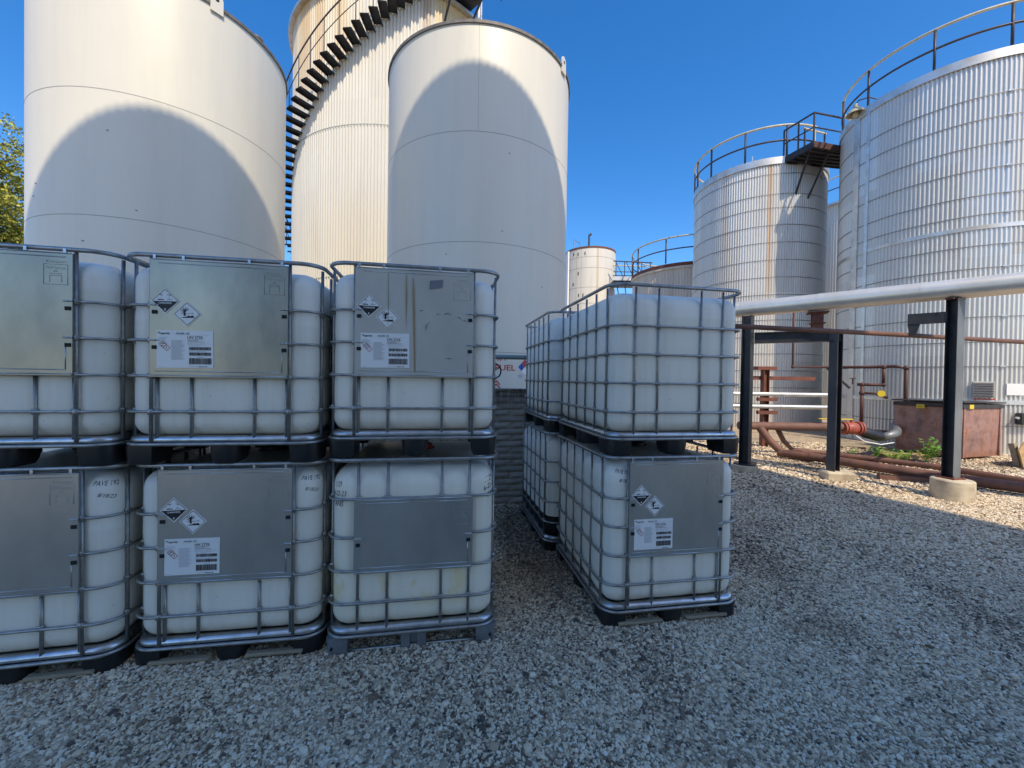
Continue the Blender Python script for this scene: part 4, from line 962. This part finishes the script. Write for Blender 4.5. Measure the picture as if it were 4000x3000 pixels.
# the pipes
d=Vector((5.35-6.5,7.1-6.0,0)).normalized(); 
t=thing('insulated_pipe','fat silver jacketed pipe resting on the black posts','pipe',(6.5,6.0,3.085))
joints=[-4.0,-2.3,-.8,.35,1.6,2.9,5.1]
for i in range(len(joints)-1):
    a,b2=joints[i],joints[i+1]; mb=MB(); mb.tube([d*a,d*(b2-.005)],.146+.0012*(i%2),36); mb.build('pipe_section',MT['pipe_jacket'],t,'auto')
    mb=MB(); mb.tube([d*(b2-.03),d*(b2+.03)],.1495,36); mb.build('joint_band',MT['pipe_jacket'],t,'auto')
mb=MB(); mb.tube([(3.0,5.75,2.46),(5.0,6.13,2.45),(6.25,6.37,2.44),(8.8,6.86,2.41)],.036,12); tag(mb.build('thin_pipe',MT['rust_pipe'],None,True),'thin rusty brown pipe running level below the silver pipe','pipe')
mb=MB(); mb.tube([(5.2,9.3,.68),(7.55,9.3,.68)],.09,18); mb.tube([(5.65,9.3,.68),(5.85,9.2,.36),(6.02,9.05,.14)],.085,16); mb.tube([(5.98,9.08,.11),(6.35,8.55,.12),(7.2,7.0,.12),(7.85,6.2,.12),(9.0,4.8,.12)],.085,18)
mb.tube([(6.28,8.72,.12),(6.36,8.56,.12)],.105,18)
o=tag(mb.build('ground_pipe',MT['rust_pipe'],None,'auto'),'thicker of two rusty pipes lying on the gravel, rising to the red valve','pipe')
mb=MB(); mb.tube([(6.15,9.4,.62),(6.45,9.62,.30),(6.7,9.68,.08),(7.4,9.0,.08),(8.38,7.86,.08),(8.66,6.84,.08),(9.1,5.3,.08)],.055,14); tag(mb.build('ground_pipe',MT['rust_pipe'],None,True),'thinner of two rusty pipes lying behind the thicker one','pipe')
t=thing('valve_assembly','red flanged valve with yellow lever and black coupling at the pipe end','valve',(7.7,9.3,.66))
mb=MB()
for x,r_ in ((-.12,.15),(-.06,.15),(.22,.15),(.28,.15)): mb.lathe([(0,x-.018),(r_,x-.018),(r_,x+.018),(0,x+.018)],20,axis='X')
mb.lathe([(.09,-.12),(.13,.0),(.14,.08),(.13,.16),(.09,.28)],20,axis='X'); mb.tube([(.08,0,.1),(.08,0,.2)],.035,8); mb.build('valve_body',MT['valve_red'],t,'auto')
mb=MB(); mb.tube([(.08,-.02,.20),(-.75,-.10,.21)],.022,8,flat=(1,.6)); mb.build('lever',MT['yellow'],t,True)
mb=MB(); mb.lathe([(.10,.3),(.12,.42),(.12,.75),(.08,.8),(0,.8)],18,axis='X'); mb.build('coupling',MT['black_plastic'],t,'auto',None,(0,R(14),0))
mb=MB(); mb.tube([(.8,0,-.20),(1.2,.1,-.12),(1.6,.5,-.1),(2.2,1.2,-.05)],.09,12); mb.build('outlet_pipe',MT['grey_steel'],t,True)
mb=MB(); mb.tube([(.1,-.1,-.16),(.25,-.16,-.28),(.6,-.18,-.34),(.95,-.12,-.30)],.012,6); mb.build('white_hose',MT['paper'],t,True)
mb=MB(); mb.box(.7,1.7,-.2,.1,-.66,-.56); mb.build('support_block',MT['ply'],t)
# silver twin pipes, T post
for z,lab in ((1.375,'upper of two slim silver pipes in front of the middle tank'),(1.055,'lower of two slim silver pipes in front of the middle tank')):
    mb=MB(); mb.tube([(4.0,10.5,z),(8.4,10.5,z)],.055,18); mb.tube([(6.93,10.5,z),(6.97,10.5,z)],.062,18); tag(mb.build('slim_pipe',MT['alu_trim'],None,'auto'),lab,'pipe')
t=thing('pipe_stand','rust red I-beam stand with short arms holding the slim pipes','pipe stand',(6.6,10.62,0))
mb=MB(); hbeam(mb,.15,.15,0,2.0,.014); mb.build('upright',MT['rust'],t,False,None,(0,0,PI/2))
mb=MB(); mb.box(-.25,.25,-.1,.1,2.0,2.09); mb.build('top_plate',MT['rust'],t)
for z in (1.24,.90): mb=MB(); hbeam(mb,.09,.09,-.25,.25,.012,mat=Matrix.Translation((0,-.1,z))@Matrix.Rotation(R(90),4,'Y')); mb.build('arm',MT['rust'],t)
mb=MB(); mb.box(-.5,1.35,.05,.11,1.74,1.84); mb.build('rail',MT['rust'],t)
# manifold pipes at tank A
t=thing('pipe_manifold','dark brown pipework with a yellow gauge beside the large silver tank','pipework',(0,0,0))
for nm,p,r_ in (('pipe',[(8.27,12.0,4.0),(8.27,12.0,2.15),(9.4,11.85,2.15)],.035),('pipe',[(9.4,11.85,2.15),(10.15,11.6,2.16),(10.35,11.0,2.17),(10.45,10.8,2.1),(10.45,10.8,.7)],.042),('pipe',[(10.22,11.2,2.15),(10.22,11.2,1.68)],.040),('pipe',[(9.75,11.5,1.66),(10.22,11.2,1.66)],.042),('pipe',[(9.85,11.45,1.66),(9.85,11.45,.4)],.045),('pipe',[(9.85,11.45,1.42),(10.1,11.3,1.42),(10.3,11.15,1.30)],.035)):
    mb=MB(); mb.tube(p,r_,12); mb.build(nm,MT['brown_pipe'],t,True)
for p,r_ in (((10.22,11.2,2.15),.065),((10.22,11.2,1.66),.062),((9.85,11.45,1.66),.065),((10.45,10.8,2.12),.07),((9.85,11.45,1.42),.075),((8.27,12,2.15),.055)):
    mb=MB(); mb.lathe([(0,-r_),(r_*.7,-r_*.7),(r_,0),(r_*.7,r_*.7),(0,r_)],12); mb.build('elbow',MT['brown_pipe'],t,True,p)
mb=MB(); mb.lathe([(0,-.03),(.085,-.03),(.085,.02),(0,.02)],24,axis='Y'); mb.build('yellow_gauge',MT['yellow'],t,'auto',(10.12,11.15,1.42),(0,0,-.5))
mb=MB(); mb.tube([(9.62,11.5,1.66),(9.62,11.5,1.82)],.02,8); mb.tube([(9.62+.07*math.cos(2*PI*k/16),11.5+.07*math.sin(2*PI*k/16),1.83) for k in range(16)],.010,6,closed=True); mb.tube([(9.55,11.5,1.83),(9.69,11.5,1.83)],.008,6); mb.build('hand_wheel',MT['brown_pipe'],t)
mb=MB(); mb.tube([(9.2,11.9,2.12),(9.75,11.75,1.55)],.035,4); mb.build('brace',MT['black_steel'],t)
for zz in (.5,): mb=MB(); mb.tube([(9.2,11.2,.42),(10.6,10.9,.35)],.06,10); mb.build('low_pipe',MT['rust_pipe'],t,True)

# ------------------------------------------------------------------ dumpster
md2=newmat('faded_red_dumpster_paint',(.36,.15,.12),.6); nt=md2.node_tree; b=nt.nodes['Principled BSDF']
v=coords(nt); s=N(nt,'ShaderNodeSeparateXYZ'); nt.links.new(v,s.inputs[0])
n1=noise(nt,v,3.5,6,.65); n2=noise(nt,coords(nt,(7,7,.7)),1.5,5,.65)
c=ramp(nt,n1,[(.3,(.15,.085,.075)),(.55,(.38,.215,.175)),(.75,(.22,.12,.095))])
c=mixc(nt,ramp(nt,n2,[(.56,(0,0,0)),(.66,(1,1,1))]),c,(.36,.13,.045))
c=mixc(nt,mth(nt,'MULTIPLY',ramp(nt,noise(nt,v,14,4,.7),[(.60,(0,0,0)),(.66,(1,1,1))]),.6),c,(.06,.045,.04))
c=mixc(nt,mth(nt,'MULTIPLY',mth(nt,'SUBTRACT',.25,s.outputs[2]),3,clamp=True),c,(.25,.09,.03))
nt.links.new(c,b.inputs['Base Color']); bump(nt,n1,.4,.03,b); MT['dump']=md2
t=thing('dumpster','faded red steel dumpster with black lid and yellow stickers','dumpster',(9.92,8.95,0),R(17))
A_=1.45;B_=1.27
mb=MB(); q0=.07; bot=[(0.05,0.03),(A_-.05,.03),(A_-.05,B_-.03),(.05,B_-.03)]; topp=[(0,0),(A_,0),(A_,B_),(0,B_)]
v=[(x,y,q0) for x,y in bot]+[(x,y,1.26) for x,y in topp]+[(x+(-.02 if x>.5 else .02),y+(-.02 if y>.5 else .02),1.26) for x,y in topp]
mb.add(v,[(3,2,1,0)]+[(i,(i+1)%4,(i+1)%4+4,i+4) for i in range(4)]+[(i+4,(i+1)%4+4,(i+1)%4+8,i+8) for i in range(4)]); mb.build('body',MT['dump'],t)
mb=MB(); mb.box(-.03,A_+.03,-.03,.0,1.17,1.25,bev=.006); mb.box(-.03,-.002,0,B_,1.17,1.25,bev=.006); mb.box(A_+.002,A_+.03,0,B_,1.17,1.25,bev=.006); mb.build('rim_channel',MT['black_steel'],t)
mb=MB(); mb.box(-.04,A_/2-.01,-.05,B_+.04,1.285,1.315,bev=.01); mb.build('lid',MT['black_plastic'],t); mb=MB(); mb.box(A_/2+.01,A_+.04,-.05,B_+.04,1.275,1.305,bev=.01); mb.build('lid',MT['black_plastic'],t)
for x,z0_,hh in ((.04,.07,1.1),(A_-.09,.07,1.1)):
    mb=MB(); mb.box(x,x+.05,-.012,.025,z0_,z0_+hh); mb.build('corner_rib',MT['dump'],t)
mb=MB(); mb.box(A_+.0,A_+.16,.15,.25,.42,.60,bev=.01); mb.box(A_+.02,A_+.2,.13,.27,.30,.36,bev=.01); mb.build('lift_pocket',MT['grey_steel'],t)
def stick(x,y,z,rz):
    mb=MB(); mb.box(-.075,.075,-.003,.0,-.045,.045); mb.build('warning_sticker',MT['yellow'],t,False,(x,y,z),(0,0,rz))
    return
stick(.25,-.034,1.205,0)
mb=MB(); mb.box(-.075,.075,-.003,.0,-.045,.045); st=mb.build('warning_sticker',MT['yellow'],t,False,(-.036,.72,1.17),(0,0,-PI/2))
mb=MB()
for k in range(3): mb.box(-.055,.055,-.0045,-.003,.015-k*.02,.021-k*.02)
mb.build('print_lines',MT['ink'],st)
# leaning plywood and grey cabinet
t=thing('plywood_board','weathered tan plywood offcut leaning beside the dumpster','board',(10.95,8.35,0),.25)
mb=MB(); mb.prism([(-.62,.02),(.6,.0),(.62,.55),(-.25,.62),(-.62,.38)],-.012,.012,0,Matrix.Rotation(R(78),4,'X')); mb.build('panel',MT['ply'],t)
mb=MB(); mb.box(-.45,-.35,.0,.09,.0,.5); mb.build('batten',MT['wood'],t,False,(0,.12,0),(R(-12),0,0))
t=thing('wood_pallet','flat grey timber dunnage lying on the gravel behind the valve','pallet',(9.1,10.6,0),-.25)
for k in range(3): mb=MB(); mb.box(-.6,.6,-.32+k*.25,-.20+k*.25,.07,.09,bev=.003); mb.build('deck_board',MT['wood'],t)
for x in (-.5,.0,.5): mb=MB(); mb.box(x-.04,x+.04,-.35,.32,.0,.07,bev=.003); mb.build('bearer',MT['wood'],t)
t=thing('steel_offcut','short rusty channel section lying by the round concrete base','steel offcut',(6.75,7.05,0),-.35)
mb=MB(); mb.box(-.28,.55,-.05,.05,.0,.012); mb.box(-.28,.55,-.05,-.04,.012,.09); mb.box(-.28,.55,.04,.05,.012,.09); mb.box(-.29,-.28,-.06,.06,0,.11); mb.build('channel',MT['rust_pipe'],t)

# ------------------------------------------------------------------ weeds
ml=newmat('weed_leaf',(.10,.22,.03),.5,0,Transmission_Weight=.0); nt=ml.node_tree; b=nt.nodes['Principled BSDF']
oi=N(nt,'ShaderNodeNewGeometry'); nt.links.new(ramp(nt,oi.outputs['Random Per Island'],[(0,(.08,.20,.03)),(.6,(.22,.42,.05)),(1,(.38,.55,.09))]),b.inputs['Base Color']); MT['leaf']=ml
def weed(x,y,hh,n,spread,lab):
    hh*=1.0; n=int(n*1.3)
    mb=MB(); st=MB()
    for k in range(n):
        a=random.uniform(0,2*PI); tl=random.uniform(.1,.5)*spread; H_=hh*random.uniform(.5,1)
        tip=Vector((math.cos(a)*tl,math.sin(a)*tl,H_)); st.tube([(0,0,0),tip*.5+Vector((0,0,H_*.1)),tip],.004,4)
        for j in range(7):
            f=.3+.7*j/6; p=tip*f; a2=random.uniform(0,2*PI); L4=random.uniform(.08,.16)*hh/.3*.7; dr=Vector((math.cos(a2),math.sin(a2),random.uniform(-.1,.6))).normalized(); sd=dr.cross(Vector((0,0,1))).normalized()*L4*.22
            mb.add([p,p+dr*L4*.5+sd,p+dr*L4,p+dr*L4*.5-sd],[(0,1,2,3)])
    t=thing('weed',lab,'weed',(x,y,0),0,'green weeds between the pipes and the dumpster')
    mb.build('leaves',MT['leaf'],t); st.build('stems',MT['leaf'],t)
weed(7.95,9.45,.22,4,.2,'smallest green weed, farthest left of the clump by the ground pipes')
weed(8.30,9.25,.30,9,.45,'low bushy green weed, second from left by the ground pipes')
weed(8.42,8.95,.24,14,.55,'grassy spiky weed in the middle of the clump by the pipes')
weed(8.72,8.95,.26,9,.5,'broad-leaved low weed left of the tallest weed')
weed(8.98,8.80,.52,10,.5,'tallest green weed, right in front of the dumpster')
weed(9.25,9.15,.25,6,.4,'short weed hugging the dark side of the dumpster')

# ------------------------------------------------------------------ tree at far left
mtl=newmat('tree_leaf',(.10,.14,.03),.55); nt=mtl.node_tree; b=nt.nodes['Principled BSDF']
oi=N(nt,'ShaderNodeNewGeometry'); nt.links.new(ramp(nt,oi.outputs['Random Per Island'],[(0,(.10,.12,.02)),(.5,(.27,.29,.035)),(1,(.50,.44,.05))]),b.inputs['Base Color'])
mbk=dirty('bark',(.10,.08,.06),(.05,.04,.03),ns=8,rough=.9)
t=thing('leafy_tree','yellow-green leafy tree behind the left edge of the white tank','tree',(-25.9,18.5,0))
tr=MB(); tr.tube([(0,0,0),(.1,0,3),(.3,.1,6),(.2,0,9),(.4,0,12.2)],[.42,.34,.26,.16,.05],10)
tips=[]
for k in range(48):
    z=random.uniform(2.2,11.6); a=random.uniform(0,2*PI); L4=random.uniform(2.2,4.4)*(1-.45*max(0,(z-6))/6); e=Vector((math.cos(a)*L4,math.sin(a)*L4,z+random.uniform(.6,2.0)))
    mid=Vector((math.cos(a)*L4*.5,math.sin(a)*L4*.5,z+.3)); tr.tube([(.2,0,z),mid,e],[.11,.07,.02],6); tips+=[(e,1.3),(mid.lerp(e,.5),1.2),(mid,.9)]
    for q in range(2):
        e2=mid+Vector((random.uniform(-1.4,1.4),random.uniform(-1.4,1.4),random.uniform(.2,1.4))); tr.tube([mid,e2],[.05,.015],5); tips.append((e2,1.1))
tr.build('trunk',mbk,t,True)
nl=70000; v=np.zeros((nl*4,3)); idx=rng.integers(0,len(tips),nl); C0=np.array([tuple(p[0]) for p in tips])[idx]; S0=np.array([p[1] for p in tips])[idx]
# small leaf sprays gathered round twig points
tw=rng.normal(size=(len(tips)*14,3)); tw/=np.linalg.norm(tw,axis=1)[:,None]; tw*=rng.random((len(tw),1))**.5
j=rng.integers(0,14,nl); off=tw[idx*14+j]*S0[:,None]+rng.normal(size=(nl,3))*.13
C0=C0+off; dr=rng.normal(size=(nl,3)); dr/=np.linalg.norm(dr,axis=1)[:,None]; sd=np.cross(dr,rng.normal(size=(nl,3))); sd/=np.linalg.norm(sd,axis=1)[:,None]
ll=rng.uniform(.10,.20,(nl,1)); v[0::4]=C0; v[1::4]=C0+dr*ll*.5+sd*ll*.28; v[2::4]=C0+dr*ll; v[3::4]=C0+dr*ll*.5-sd*ll*.28
me=bpy.data.meshes.new('crown'); me.from_pydata(v.tolist(),[],[(4*i,4*i+1,4*i+2,4*i+3) for i in range(nl)]); me.materials.append(mtl)
o=bpy.data.objects.new('crown',me); col.objects.link(o); o.parent=t

# ------------------------------------------------------------------ tank behind the camera that shades the yard
zc=20.0; c0=Vector((-2.4,4.12,0))-G*(zc/1.213)
t=thing('storage_tank','huge corrugated tank standing behind the viewer and shading the yard','storage tank',(c0.x,c0.y,0))
corr_shell(t,8.0,0,zc,MT['cream_corr'],.125,.026)
mb=MB(); mb.lathe([(7.96,zc),(.02,zc+.8)],160); mb.build('roof',MT['alu_trim'],t)
